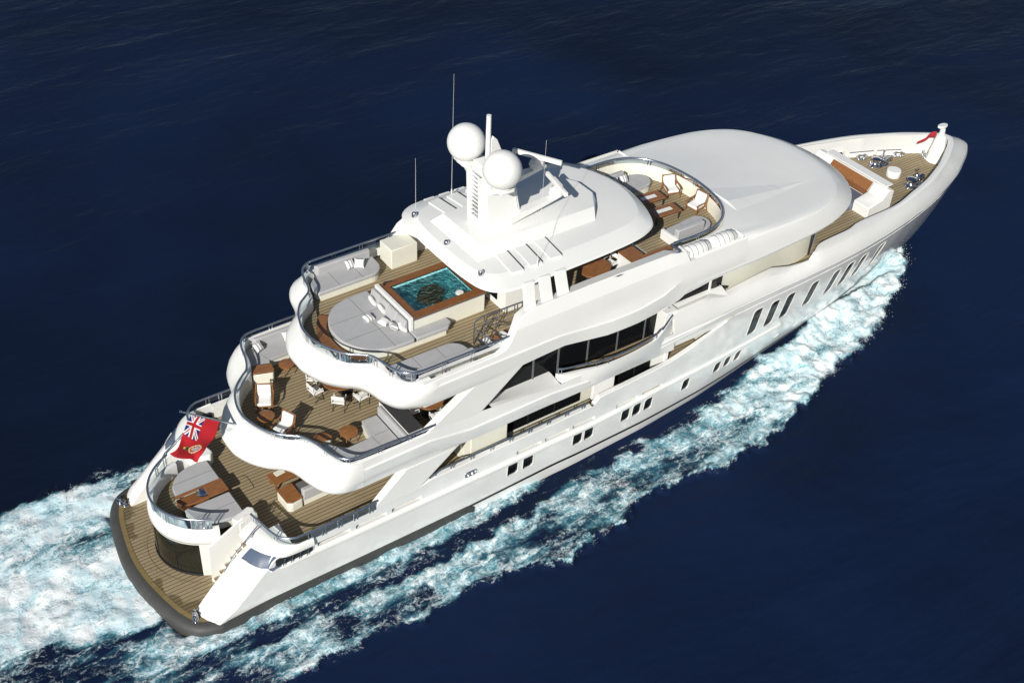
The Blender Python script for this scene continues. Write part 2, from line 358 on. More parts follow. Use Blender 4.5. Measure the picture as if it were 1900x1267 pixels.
for side in (-1, 1):
    hs = hl_low+hl_big+hl_slot+hl_vent+hl_oval
    panel(outer, hs, H, .4, .22, side, .16, [[(x, zc2(x)+d) for x in (8.9, 11.8, 13.8, 18, 20, 22.5, 24.5, 27.9)] for d in (-.03, 0, .05)]).build('hull_side', 'hull_paint', yacht, smooth=28, weld=False)
    for hset, nm, mt in ((hl_low, 'porthole', 'black_glass'), (hl_big, 'cabin_window', 'black_glass'), (hl_oval, 'oval_port', 'matt_white')):
        for h in hset:
            cx = sum(p[0] for p in h)/len(h); cz = sum(p[1] for p in h)/len(h)
            dep = {'porthole': .06, 'cabin_window': .045}.get(nm, .02)
            g = MB(); hh = [(cx+(p[0]-cx)*1.02, cz+(p[1]-cz)*1.02) for p in h]
            g.add([(p[0], side*(H(cx, cz)+(H(*p)-H(cx, cz))*1.0-dep), p[1]) for p in hh], [tuple(range(len(hh)))[::(1 if side < 0 else -1)]])
            go = g.build(nm, mt, yacht)
            if nm != 'oval_port':
                fr = MB(); n = len(h); o = [(cx+(p[0]-cx)*1.14, cz+(p[1]-cz)*1.07) for p in h]
                i_ = h
                r1 = [(p[0], side*(H(*p)+.001), p[1]) for p in o]; r2 = [(p[0], side*(H(*p)+.014), p[1]) for p in o]
                r3 = [(p[0], side*(H(*p)+.014), p[1]) for p in i_]; r4 = [(p[0], side*(H(*p)-.12), p[1]) for p in i_]
                r5 = [(cx+(p[0]-cx)*.9, side*(H(*p)-.12), cz+(p[1]-cz)*.93) for p in i_]
                fr.rows([q+[q[0]] for q in (r1, r2, r3)], flip=(side > 0)); fr.build('frame', 'gelcoat', go, smooth=35)
    b = MB()
    for a, c in slots: b.plate([(a-.1, 3.1), (c+.1, 3.1), (c+.1, 3.5), (a-.1, 3.5)], lambda x, z: side*(H(x, z)-.155), lambda x, z: side*(H(x, z)-.2))
    b.build('scupper_backing', 'cream_with_bounce', yacht)
    b = MB()
    for a, c in slots: b.plate([(a, 3.335), (c, 3.335), (c, 3.41), (a, 3.41)], lambda x, z: side*(H(x, z)-.045), lambda x, z: side*(H(x, z)-.15))
    b.build('scupper_painted_shade', 'stripe_grey', yacht)  # dark strips painted in as shade below each slot's upper edge
    b = MB(); b.plate(rrect(13.62, 3.25, 14.28, 3.55, .05), lambda x, z: side*(H(x, z)-.12), lambda x, z: side*(H(x, z)-.2)); v = b.build('fairlead', 'dark_frame', yacht)
    b = MB()
    for x in (13.85, 14.05): b.tube([(x, side*4.74, 3.28), (x, side*4.74, 3.52)], .03)
    ring = [(p[0], side*(H(*p)+.015), p[1]) for p in hl_vent[0]]; b.tube(ring, .03, 6, closed=True); b.build('frame', 'steel', v)
    # rub rail
    xs = np.arange(4.9, 33.4, .35); b = MB(); rows = []
    for k, (dz, dy) in enumerate(((-.15, -.02), (-.12, .09), (-.02, .165), (.10, .14), (.17, -.02))):
        rows.append([(x, side*(H(x, 2.9)+dy*min(1, (x-4.6)*2, (33.7-x)*2)), dz*min(1, (x-4.6)*2, (33.7-x)*2)+ip(x, [5, 21, 24.5, 33.4], [2.96, 2.93, 3.10, 3.12])) for x in xs])
    b.rows(rows, flip=(side < 0)); b.build('rub_rail', 'gelcoat', yacht, smooth=50)
    # boot stripes
    b = MB(); xs = np.arange(13.9, 47.5, .5)
    zb = lambda x: ip(x, [12, 18.6, 30, 38, 47], [1.2, 1.42, 1.18, 1.3, 1.3])
    b.rows([[(x, side*(H(x, zb(x)+d)+.008), zb(x)+d) for x in xs] for d in (-.10, .05)], flip=(side < 0))
    b.build('boot_stripe', 'boot_stripe', yacht, smooth=40)
    b = MB(); xs = list(np.arange(2.3, 14.3, .4))+[14.3]; zz = lambda x, d: .3+d*(1.03 if x < 13.9 else .8)
    b.rows([[(x, side*(H(x, zz(x, d))+o+.14*max(0, (4.4-x)/2.1)), zz(x, d)) for x in xs] for d, o in ((0, .02), (.5, .05), (.93, .05), (1, .0))], flip=(side < 0))
    b.build('grey_bottom_band', 'rubber_grey', yacht, smooth=40)

# inner skins so that bulwarks have thickness
for side in (-1, 1):
    b = MB(); inner = lambda x, z: side*(H(x, z)-.22)
    def strip(xs, zt, zb, nm, mt, off=.22):
        m = MB(); rows = [[(x, side*H(x, zt(x)), zt(x)) for x in xs], [(x, side*(H(x, zt(x))-.02), zt(x)+.03) for x in xs],
                          [(x, side*(H(x, zt(x))-off), zt(x)+.03) for x in xs], [(x, side*(H(x, zt(x))-off), zb(x)) for x in xs]]
        m.rows(rows, flip=(side < 0)); m.build(nm, mt, yacht, smooth=40)
    strip(list(np.arange(6.4, 20.4, .35))+[20.5], lambda x: ip(x, [11.2, 12, 20.5], [3.88, 4.08, 4.08]), lambda x: 3.2, 'main_bulwark_cap', 'gelcoat')
    xs = [20.65, 20.95]+list(np.arange(21.3, 28.8, .35))
    zt = lambda x: ip(x, [20.65, 20.95, 23, 25.2, 26.3, 27.6, 28.7, 29], [4.12, 4.42, 4.48, 4.60, 4.85, 5.2, 5.55, 5.78])
    strip(xs, zt, lambda x: 3.2, 'main_bulwark_cap', 'gelcoat')
    strip(np.arange(8.6, 14.3, .35), lambda x: ip(x, [8, 12.6, 14.5], [6.78, 6.78, 6.74]), lambda x: 6.0, 'upper_bulwark_cap', 'gelcoat', .15)

# ------------------------------------------------------------ swim platform
plat = [(.27, 0), (.33, .9), (.5, 2.0), (.72, 3.0), (1.0, 3.75), (1.35, 4.25), (1.8, 4.52), (2.4, 4.66), (3.2, 4.64), (4.2, 4.48)]
pf = full(catmull(plat, 6)); b = MB(); b.prism([(p.x+.0, p.y) for p in pf]+[(6, 4.2), (6, -4.2)], .2, 1.02); b.build('swim_platform', 'gelcoat', yacht)
def offset_path(P, d):
    out = []; n = len(P)
    for i in range(n):
        t = (P[min(i+1, n-1)]-P[max(i-1, 0)]).normalized(); nn = Vector((-t.y, t.x, 0)); out.append(P[i]+nn*d)
    return out
rows = []
for d, z in ((.0, .3), (.03, .5), (.06, .8), (.05, .98), (-.02, 1.12), (-.22, 1.20), (-.34, 1.21), (-.34, 1.0)):
    rows.append([Vector((p.x, p.y, z)) for p in offset_path(pf, d)])
b = MB(); b.rows(rows); b.build('rubber_fender', 'rubber_grey', yacht, smooth=50)
pf = [p for p in pf if p.x < 2.45]; ins = offset_path(pf, -.32); ins2 = offset_path(pf, -.55)
b = MB(); b.prism([(p.x, p.y) for p in ins2]+[(5.2, 4.1), (5.2, -4.1)], 1.0, 1.19); b.build('platform_teak', 'wet_planking', yacht)
b = MB(); b.rows([[Vector((p.x, p.y, 1.204)) for p in ins], [Vector((p.x, p.y, 1.204)) for p in ins2]], flip=True); b.rows([[Vector((p.x, p.y, 1.204)) for p in ins], [Vector((p.x, p.y, 1.1)) for p in ins]])
b.build('platform_margin', 'margin_teak', yacht)
ell = lambda a, x0=1.68: Vector((x0+2.95*(1-math.cos(a))*.95, 2.42*math.sin(a), 0))   # curved garage/crescent outline
b = MB(); arc = [ell(R(t), 1.30) for t in range(-62, 63, 4)]; b.rows([[Vector((p.x, p.y*1.1, 1.2)) for p in arc], [Vector((p.x+.015, p.y*1.1, 1.2)) for p in arc]])
b.rows([[Vector((p.x-.01, p.y*1.1, 1.197)) for p in arc], [Vector((p.x+.01, p.y*1.1, 1.197)) for p in arc]], flip=True); b.build('deck_seam', 'margin_teak', yacht)

# bollards on the platform
def cleat(name, loc, rz, s=1.0, label=None, parent=None):
    r = empty(name, loc, rz, parent)
    b = MB(); b.prism([(.28*s*math.cos(a)*1.0, .12*s*math.sin(a)) for a in [2*math.pi*k/16 for k in range(16)]], 0, .03*s); b.build('base', 'steel', r, bevel=.008)
    for dx in (-.13, .13):
        b = MB(); b.lathe([(.05*s, .03*s), (.04*s, .16*s), (.065*s, .2*s), (.06*s, .24*s), (.0, .25*s)], (dx*s, 0, 0), 12); b.build('post', 'steel', r, smooth=40)
    b = MB(); b.tube([(-.3*s, 0, .15*s), (-.13*s, 0, .18*s), (.13*s, 0, .18*s), (.3*s, 0, .15*s)], [.02*s, .035*s, .035*s, .02*s]); b.build('crossbar', 'steel', r, smooth=50)
    return r
for (x, y, rz) in ((1.55, -3.72, R(70)), (1.5, 3.72, R(-70))): cleat('mooring_cleat', (x, y, 1.2), rz, 1.1, parent=yacht)

# ------------------------------------------------------------ stern garage block, crescent cockpit, stairs, quarter fins
aft = [ell(R(t)) for t in range(-76, 77, 4)]
b = MB(); b.rows([[Vector((p.x, p.y, 1.2)) for p in aft], [Vector((p.x, p.y, 3.1)) for p in aft]], flip=True); b.build('garage_wall', 'cream_with_bounce', yacht, smooth=40)
gl = [p for p in [ell(R(t), 1.66) for t in range(-52, 53, 4)]]
b = MB(); b.rows([[Vector((p.x, p.y, 1.24)) for p in gl], [Vector((p.x, p.y, 3.0)) for p in gl]], flip=True); gd = b.build('garage_door', 'bronze_glass', yacht, smooth=40)
b = MB()
for z in (1.23, 1.30): b.tube([Vector((p.x-.02, p.y*1.01, z)) for p in gl], .02, 6)
for i in (6, 13, 20): b.tube([Vector((gl[i].x-.01, gl[i].y*1.005, 1.24)), Vector((gl[i].x-.01, gl[i].y*1.005, 3.0))], .012, 6)
b.build('frame', 'dark_frame', gd)
for side in (-1, 1):
    b = MB(); b.plate([(2.9, 1.2), (5.2, 1.2), (5.2, 3.2), (5.1, 4.02), (4.5, 4.0), (2.95, 3.2)], side*2.36, side*2.44); b.build('stair_wall', 'gelcoat', yacht)
cres = [ell(R(t), 1.70) for t in range(-70, 71, 4)]
b = MB(); rows = []
for d, z in ((-.22, 3.2), (-.22, 3.80), (-.18, 3.86), (-.02, 3.86), (.05, 3.80), (.10, 3.55), (.10, 3.25), (.04, 3.06), (-.1, 3.0), (-.3, 3.0)):
    rows.append([Vector((p.x, p.y, z)) for p in offset_path(cres, d)])
b.rows(rows, flip=True); b.build('crescent_coaming', 'gelcoat', yacht, smooth=50)
for side in (-1, 1):     # pedestal ends of the crescent
    b = MB(); b.prism([(4.15, side*2.05), (5.0, side*1.75), (5.2, side*1.95), (5.1, side*2.42), (4.3, side*2.46)], 3.2, 3.86); b.build('coaming_end', 'gelcoat', yacht, bevel=.06)
b = MB(); b.prism([(p.x, p.y) for p in offset_path(cres, -.1)], 3.0, 3.2); b.build('crescent_floor', 'teak_planking', yacht)
# stairs
for side in (-1, 1):
    for k in range(8):
        x0 = 2.95+k*.265; z0 = 1.2+(k+1)*.25
        b = MB(); b.box(x0, side*2.44 if side > 0 else -3.34, 1.1, 5.1, 3.34 if side > 0 else -2.44, z0-.02); b.build('stair_riser', 'cream_with_bounce', yacht)
        b = MB(); b.box(x0-.01, (2.46 if side > 0 else -3.32), z0-.018, x0+.27, (3.32 if side > 0 else -2.46), z0+.004); b.build('stair_tread', 'teak_planking', yacht)
# quarter fins
fin_i = [(1.78, 1.2), (2.36, 1.86), (3.3, 2.82), (3.88, 3.3), (4.44, 3.62), (5.0, 3.84), (5.6, 3.9)]
fin_o = [(1.9, .9), (2.3, 1.2), (2.9, 1.55), (3.5, 2.15), (4.3, 3.0), (4.9, 3.55), (5.6, 3.82)]
for side in (-1, 1):
    I = catmull([(x, 0, z) for x, z in fin_i], 5); O = catmull([(x, 0, z) for x, z in fin_o], 5)
    rows = []
    rows.append([Vector((p.x+.02, side*3.35, 1.1 if p.x < 5.4 else 3.2)) for p in I])
    rows.append([Vector((p.x, side*3.35, p.z)) for p in I])
    for w in (.06, .25, .45, .65, .82, .93, 1.0):
        rr = []
        for p, q in zip(I, O):
            y = 3.35+(H(max(q.x, 2.), q.z)-3.35)*w; c = .16*math.sin(math.pi*min(1, w*1.0))*(1 if 2.2 < p.x < 5.2 else .5)
            rr.append(Vector((p.x+(q.x-p.x)*w**1.6-c*.5, side*y, p.z+(q.z-p.z)*w**2.2+c*.3)))
        rows.append(rr)
    b = MB(); b.rows(rows, flip=(side > 0)); b.build('quarter_fin', 'gelcoat', yacht, smooth=60)
    fb = BVHTree.FromPolygons([Vector(v_) for v_ in b.v], b.f)
    # dark sheets standing in for the lens opening and side opening of the fin
    def finz(x, y):
        h_ = fb.ray_cast(Vector((x, side*y, 9)), Vector((0, 0, -1)))[0]; return h_.z if h_ else 3.0
    lo = catmull([(3.74, 3.70, 0), (3.92, 4.11, 0), (4.18, 4.45, 0), (4.55, 4.76, 0)], 6); up = catmull([(3.76, 3.68, 0), (4.34, 3.68, 0), (4.5, 4.2, 0), (4.98, 4.72, 0)], 6)
    b = MB(); b.rows([[Vector((p.x, side*p.y, finz(p.x, p.y)+.03)) for p in lo], [Vector(((p.x+q.x)/2, side*(p.y+q.y)/2, finz((p.x+q.x)/2, (p.y+q.y)/2)+.06)) for p, q in zip(lo, up)], [Vector((q.x, side*q.y, finz(q.x, q.y)+.03)) for q in up]], flip=(side > 0))
    lw = b.build('lens_opening_sheet', 'blue_grey_panel', yacht, smooth=60)
    b = MB(); b.tube([Vector((p.x, side*p.y, finz(p.x, p.y)+.04)) for p in lo], .03, 6); b.build('frame', 'gelcoat', lw)
    R1 = catmull([(4.78, 2.62), (4.86, 3.3), (5.0, 3.9), (5.2, 4.38), (5.58, 4.68), (6.4, 4.76)], 6); L1 = catmull([(4.12, 2.8), (4.16, 3.4), (4.32, 3.9), (4.65, 4.42), (5.15, 4.8), (6.4, 4.86)], 6)
    b = MB(); b.rows([[Vector((p.x+(q.x-p.x)*f, side*(p.y+(q.y-p.y)*f), z)) for p, q in zip(R1, L1)] for f, z in ((-.25, 3.2), (-.25, 3.9), (0, 3.92), (.2, 3.9), (.55, 3.84), (.85, 3.72), (1, 3.62), (.97, 3.53), (.75, 3.49), (0, 3.48))], flip=(side > 0)); b.build('main_deck_corner', 'gelcoat', yacht, smooth=60)
    b = MB(); b.plate(rrect(4.75, 3.14, 6.35, 3.50, .1), lambda x, z: side*(H(x, z)+.07), lambda x, z: side*(H(x, z)-.1)); so = b.build('quarter_opening', 'dark_frame', yacht)
    b = MB()
    for x in (5.0, 5.35, 5.7, 6.05): b.tube([(x, side*4.84, 3.16), (x+.1, side*4.84, 3.48)], .022, 6)
    b.build('bar', 'steel', so)

# ------------------------------------------------------------ decks
R3 = catmull([(9.03, 0), (9.08, .5), (9.35, 1.3), (9.75, 1.92), (10.15, 2.25), (10.45, 2.5), (10.62, 2.85), (10.72, 3.35), (10.88, 3.85), (11.12, 4.2), (11.5, 4.4), (12.05, 4.43)], 5)
L3 = catmull([(8.38, 0), (8.42, .6), (8.75, 1.45), (9.22, 2.02), (9.62, 2.35), (9.88, 2.75), (10.03, 3.2), (10.15, 3.75), (10.42, 4.3), (10.8, 4.62), (11.35, 4.76), (12.05, 4.8)], 5)
R2 = catmull([(5.92, 0), (5.97, .5), (6.2, 1.2), (6.55, 1.75), (7.0, 2.18), (7.3, 2.43), (7.5, 2.8), (7.66, 3.3), (7.78, 3.85), (7.97, 4.3), (8.3, 4.6), (8.75, 4.68)], 5)
L2 = catmull([(5.13, 0), (5.18, .6), (5.46, 1.3), (5.9, 1.9), (6.33, 2.25), (6.6, 2.6), (6.75, 3.05), (6.88, 3.6), (7.1, 4.2), (7.45, 4.62), (8.0, 4.8), (8.75, 4.84)], 5)
def zc3(x): return ip(x, [12, 18.2, 19.6, 21, 22.6, 23.9, 24.7], [9.13, 9.12, 8.95, 8.84, 8.84, 9.0, 9.3])
def H3(x, z): return (4.79+min(1, max(0, (24.9-x)/.9))*(ip(z-zc3(x), [-.9, -.75, -.03, 0, .05], [4.74, 4.80, 4.84, 4.84, 4.79])-4.79) if z < zc3(x)+.05 else ip(z, [zc3(x)+.05, 10.18, 10.22, 10.8], [4.79, 4.64, 4.62, 4.36]))+.12*max(0, math.sin(math.pi*min(1, max(0, (x-18.4)/6.6))))**2*ip(z, [7.9, 8.9, 9.3], [1, .6, 0])
def bulge(Rp, Lp, zf, zt, zl, zb, name, Hf, xa, xb):
    prof = [(-.22, zf), (-.22, zt), (-.19, zt+.03), (0, zt+.03), (.12, zt), (.5, zt-.16), (.82, zt-(zt-zl)*.55), (.96, zl+.1), (1, zl-.03), (.93, zl-.22), (.7, zb+.06), (.2, zb), (-.6, zb)]
    rows = []
    for f, z in prof:
        r = []
        for a, b_ in zip(Rp, Lp):
            x = a.x+(b_.x-a.x)*f; y = a.y+(b_.y-a.y)*f; w = min(1, max(0, (x-xa)/(xb-xa))); w = w*w*(3-2*w)
            if 0 <= f: y = y+(min(Hf(x, z), 9)-(.35 if z == zb and f < .1 else 0)-y)*w
            r.append(Vector((x, y, z)))
        rows.append(full(r))
    m = MB(); m.rows(rows, flip=True); return m.build(name, 'gelcoat', yacht, smooth=55)
bulge(R3, L3, 8.85, 9.36, 8.8, 8.26, 'sun_deck_bulwark', H3, 11.0, 12.05); bulge(R2, L2, 6.0, 6.76, 5.8, 5.39, 'upper_deck_bulwark', H, 7.7, 8.75)
def deck(half, tail, z0, z1, nm, mt, shrink=0):
    f = full(half); P = [(p.x+shrink, p.y*(1-shrink*.1)) for p in f]; m = MB(); m.prism(P+[(x, y) for x, y in tail]+[(x, -y) for x, y in tail[::-1]], z0, z1); return m.build(nm, mt, yacht)
deck(R3, [(26.5, 4.4)], 8.75, 8.85, 'sun_deck_planking', 'teak_planking', -.02)
deck(R3, [(24.5, 4.66), (26.5, 4.5), (34, 3.6), (36, 2.5), (36, 0)][:3], 8.3, 8.74, 'sun_deck_slab', 'gelcoat', .12)
deck(R2, [(15.5, 4.62), (18.6, 4.6), (20.5, 4.9), (23.5, 4.85), (24.3, 4.6)], 5.9, 6.0, 'upper_deck_planking', 'teak_planking', -.02)
deck(R2, [(30, 4.6)], 5.42, 5.89, 'upper_deck_slab', 'gelcoat', .12)
b = MB(); b.prism([(4.95, 2.6), (5.35, 4.0), (5.9, 4.55), (25, 4.5), (28, 3.8), (28, -3.8), (25, -4.5), (5.9, -4.55), (5.35, -4.0), (4.95, -2.6)], 3.05, 3.2); b.build('main_deck_planking', 'teak_planking', yacht)
b = MB(); b.prism([(5.4, 3.3), (5.6, 4.4), (48, .01), (5.6, -4.4), (5.4, -3.3)], 2.7, 3.04)
# margin + hatch lines on main deck
b = MB(); hp = [(5.62, .55), (5.9, .55), (5.98, .45), (5.98, -.25), (5.9, -.35), (5.62, -.35)]
for i in range(len(hp)-1): b.obox(((hp[i][0]+hp[i+1][0])/2, (hp[i][1]+hp[i+1][1])/2, 3.203), (hp[i+1][0]-hp[i][0], hp[i+1][1]-hp[i][1], 0), .025, math.hypot(hp[i+1][0]-hp[i][0], hp[i+1][1]-hp[i][1]), .004)
b.build('deck_hatch', 'dark_frame', yacht)

# ------------------------------------------------------------ main deck house
def wall(pts, z0, z1, nm, mt, th=.1, parent=yacht):
    m = MB(); n = len(pts); P = [Vector(p).to_3d() for p in pts]; I = offset_path(P, th)
    m.rows([[Vector((p.x, p.y, z1)) for p in I], [Vector((p.x, p.y, z1)) for p in P], [Vector((p.x, p.y, z0)) for p in P], [Vector((p.x, p.y, z0)) for p in I]]); return m.build(nm, mt, parent, smooth=30)
b = MB(); b.prism([(14.2, 3.55), (14.2, -3.55), (29.5, -3.55), (29.5, 3.55)], 3.2, 5.42); b.build('main_deck_house', 'cream_with_bounce', yacht)
for side in (-1, 1):
    for (x0, x1) in ((16.3, 20.75), (22.0, 24.95)):
        b = MB(); b.plate([(x0, 3.5), (x1, 3.5), (x1, 5.4), (x0, 5.4)], side*3.555, side*3.59); w = b.build('saloon_window', 'black_glass', yacht)
        b = MB()
        for x in np.linspace(x0, x1, 4)[1:-1]: b.box(x-.03, side*3.60-.01, 3.5, x+.03, side*3.60+.01, 5.4)
        b.build('mullion', 'dark_frame', w)
    b = MB(); b.box(14.3, min(side*3.56, side*4.2), 3.2, 16.2, max(side*3.56, side*4.2), 5.4); b.build('side_locker', 'cream_with_bounce', yacht, bevel=.03)
    b = MB(); b.plate([(20.85, 4.0), (20.9, 5.38), (22.1, 5.38), (22.1, 4.15), (21.9, 4.0)], side*4.15, side*4.3); b.build('side_screen', 'gelcoat', yacht, bevel=.02)
    b = MB(); b.box(25.0, min(side*3.56, side*4.4), 3.2, 25.25, max(side*3.56, side*4.4), 5.4); b.build('side_pillar', 'gelcoat', yacht, bevel=.04)
    b = MB(); b.prism([(25.3, side*3.56), (27.6, side*3.56), (27.3, side*4.3), (25.3, side*4.5)][::side], 3.2, 4.3); b.build('raised_side_deck', 'teak_planking', yacht)
    # wings (lower: main to upper deck, upper: upper deck to sun deck)
    for nm, pts, ch in (('lower_wing', [(9.15, 3.86), (11.3, 3.86), (13.2, 5.34), (10.75, 5.34)], [(11.3, 3.86), (11.75, 3.86), (13.95, 5.34), (13.2, 5.34)]),
                        ('upper_wing', [(11.6, 6.72), (14.35, 6.72), (16.5, 8.42), (14.0, 8.3)], [(14.35, 6.72), (14.85, 6.7), (17.15, 8.5), (16.5, 8.42)])):
        b = MB(); hy = (lambda x, z: side*(H(x, min(z, 5.2))+.0)) if nm == 'lower_wing' else (lambda x, z: side*4.76)
        b.plate(pts, hy, side*4.38)
        m = MB(); v = [(pts[1][0], hy(*pts[1]), pts[1][1]), (ch[1][0], side*4.40, ch[1][1]), (ch[2][0], side*4.40, ch[2][1]), (pts[2][0], hy(*pts[2]), pts[2][1])]
        w = b.build(nm, 'gelcoat', yacht, bevel=.02)
        vi = [(x, y-side*.1, z) for x, y, z in v]; m.add(v+vi, [(0, 1, 2, 3), (7, 6, 5, 4), (1, 0, 4, 5), (3, 2, 6, 7), (2, 1, 5, 6)]); m.build('return_face', 'gelcoat', w, weld=True)

# ------------------------------------------------------------ upper deck house, shelves, balconies
b = MB(); b.prism([(15.9, 3.9), (15.9, -3.9), (28.5, -3.95), (28.5, 3.95)], 6.0, 8.3); b.build('upper_deck_house', 'black_glass', yacht)
for side in (-1, 1):
    for x in (17.6, 18.95, 20.6, 22.3, 23.9):
        b = MB(); b.box(x-.035, side*3.93-.03, 6.0, x+.035, side*3.93+.03, 8.3); b.build('window_mullion', 'stripe_grey', yacht)
    # sloped shelf aft of the balcony and forward of it
    for nm, xs, zi in (('window_shelf', [14.9, 16, 17, 18.2, 18.5], 6.46), ('window_shelf', [24.95, 26, 27, 28, 28.4], 7.36)):
        m = MB(); zo = (lambda x: 6.42 if x < 20 else 6.95)
        zt_ = lambda x: ip(x, [14.5, 17, 18.2, 23, 25, 60], [6.75, 6.5, 6.35, 6.35, 6.4, 6.4])
        rows = [[(x, side*3.9, zi) for x in xs], [(x, side*4.1, zi) for x in xs], [(x, side*4.55, max(zi-.2, zt_(x)+.02)) for x in xs], [(x, side*(H(x, zt_(x))-.0), zt_(x)) for x in xs]]
        m.rows(rows, flip=(side < 0)); m.build(nm, 'gelcoat', yacht, smooth=25)
    # balcony: bulging bulwark with steel cap rail
    bp = catmull([(18.55, 4.45), (18.9, 4.62), (19.6, 4.78), (20.9, 5.08), (22.3, 5.14), (23.7, 5.02), (24.7, 4.7), (25.1, 4.5)], 5)
    top = lambda x: ip(x, [18.5, 19.3, 20.5, 23.6, 24.7, 25.2], [6.62, 6.62, 6.6, 6.75, 7.2, 7.3])
    rows = [[Vector((p.x, side*(p.y-.12), 6.0)) for p in bp], [Vector((p.x, side*(p.y-.12), top(p.x))) for p in bp], [Vector((p.x, side*p.y, top(p.x))) for p in bp],
            [Vector((p.x, side*(p.y-.02), 6.35)) for p in bp], [Vector((p.x, side*(4.84+(p.y-4.84)*.55 if p.y > 4.84 else 4.80), 5.95)) for p in bp], [Vector((p.x, side*4.80, 5.45)) for p in bp]]
    m = MB(); m.rows(rows, flip=(side < 0)); bal = m.build('balcony', 'gelcoat', yacht, smooth=30)
    rl = [Vector((p.x, side*(p.y-.05), top(p.x)+.30 if p.x < 24 else top(p.x)+.1)) for p in bp]+[Vector((25.0, side*4.1, 7.5))]
    m = MB(); m.tube(rl, .045, 8); br = m.build('handrail', 'rail_steel', bal, smooth=60)
    m = MB()
    for i in (1, 3, 13, 15, 25, 27): m.tube([rl[i], (rl[i].x, rl[i].y, top(rl[i].x))], .022, 6)
    m.build('stanchion', 'steel', bal)
    m = MB(); m.plate([(24.55, 6.0), (25.3, 6.0), (25.3, 7.5), (24.6, 7.5)], side*3.9, side*4.5); m.build('balcony_end_wall', 'gelcoat', yacht, bevel=.02)

# ------------------------------------------------------------ sun deck side fascia
top3 = [(28.9, 10.18), (25.45, 10.18), (25.3, 10.62), (24.5, 10.72), (20, 10.76), (16.9, 10.72), (16.4, 10.55), (16.05, 10.2), (15.75, 9.72), (15.5, 9.48), (15.1, 9.39), (12.0, 9.39)]
bot3 = [(12.0, 8.25), (14, 8.25), (16.9, 8.42), (18.5, 8.5), (19.5, 8.34), (20.8, 8.16), (22.5, 8.12), (24.4, 8.16), (24.95, 8.35), (25.6, 8.7), (28.9, 8.72)]
outl3 = bot3+top3
for side in (-1, 1):
    panel(outl3, [], H3, .4, .22, side, 0, [[(x, zc3(x)+d) for x in (12.3, 18.2, 19.6, 21, 22.6, 23.9, 24.7)] for d in (-.03, 0, .05)]+[[(16.2, 10.2), (25.2, 10.2)]]).build('sun_deck_fascia', 'gelcoat', yacht, smooth=14)
    xs = [11.6, 13, 15.1, 15.5, 15.75, 16.05, 16.4, 16.9, 18, 20, 22, 24.5, 25.35, 25.45]
    zt = lambda x: ip(x, [p[0] for p in top3[::-1]], [p[1] for p in top3[::-1]])
    m = MB(); wid = lambda x: ip(x, [11.6, 15.1, 16.4, 26], [.2, .22, .5, .55])
    m.rows([[(x, side*H3(x, zt(x)), zt(x)) for x in xs], [(x, side*(H3(x, zt(x))-.04), zt(x)+.03) for x in xs], [(x, side*(H3(x, zt(x))-wid(x)), zt(x)+.03-(.12 if x > 16 else 0)) for x in xs], [(x, side*(H3(x, zt(x))-wid(x)), 8.85) for x in xs]], flip=(side < 0))
    m.build('sun_deck_side_bulwark', 'gelcoat', yacht, smooth=30)
    m = MB(); bs = [11.6, 14, 16.9, 18.5, 19.4, 20.6, 22.5, 24.4, 25.6, 28.9]; zb_ = lambda x: ip(x, [p[0] for p in bot3], [p[1] for p in bot3])
    m.rows([[(x, side*H3(x, zb_(x)), zb_(x)) for x in bs], [(x, side*(H3(x, zb_(x))-.08), zb_(x)-.03) for x in bs], [(x, side*3.8, zb_(x)-.02) for x in bs]], flip=(side > 0)); m.build('soffit', 'gelcoat', yacht)
    # three slanted posts carrying the hardtop
    for x0, xt in ((16.95, 17.2), (17.85, 18.0), (18.7, 18.8)):
        m = MB(); v = []
        for (x, y, z) in ((x0, 4.35, 10.3), (xt, 3.7, 11.62)):
            for dx, dy in ((-.27, -.09), (.27, -.09), (.27, .09), (-.27, .09)): v.append((x+dx, side*(y+dy), z))
        f = [(0, 1, 2, 3), (7, 6, 5, 4)]+[(i, i+4, (i+1) % 4+4, (i+1) % 4) for i in range(4)]
        m.add(v, f if side > 0 else [q[::-1] for q in f]); m.build('hardtop_post', 'gelcoat', yacht, bevel=.03)

# ------------------------------------------------------------ hardtop
ht = catmull([(15.1, 0), (15.12, 1.2), (15.2, 2.3), (15.38, 3.05), (15.8, 3.58), (16.6, 3.82), (18.4, 3.82), (21.2, 3.76), (23.0, 3.62), (23.9, 3.38), (24.5, 2.98), (24.95, 2.1), (25.25, 1.0), (25.35, 0)], 5)
cyl = [p for p in full(ht)][:-1] if False else ([Vector((p.x, -p.y, 0)) for p in ht[::-1]]+[p for p in ht[1:-1]])
C0 = Vector((20.2, 0, 0))
def ring(f, z, dy=0):
    out = []
    for p in cyl:
        q = Vector(((p.x-C0.x)*(1-f*.10)+C0.x, p.y*(1-f*.27), 0)); out.append(Vector((q.x, q.y, z)))
    return out
m = MB(); rows = [ring(1.2, 11.42), ring(.25, 11.44), ring(.04, 11.5), ring(0, 11.52), ring(.05, 11.58), ring(.45, 11.72), ring(.78, 11.83), ring(.82, 11.84), ring(1.6, 11.88)]
m.rows([r + [r[0]] for r in rows], flip=False)
m.add(rows[-1], [tuple(range(len(rows[-1])))]); m.add(rows[0], [tuple(range(len(rows[0])))[::-1]])
hard = m.build('hardtop', 'gelcoat', yacht, smooth=9, weld=True)
m = MB(); t = [(16.42, 1.44), (22.3, 1.5), (22.95, .55), (22.95, -.55), (22.3, -1.5), (16.42, -1.44)]; bt = [(15.95, 1.88), (22.1, 1.92), (23.15, .7), (23.15, -.7), (22.1, -1.92), (15.95, -1.88)]
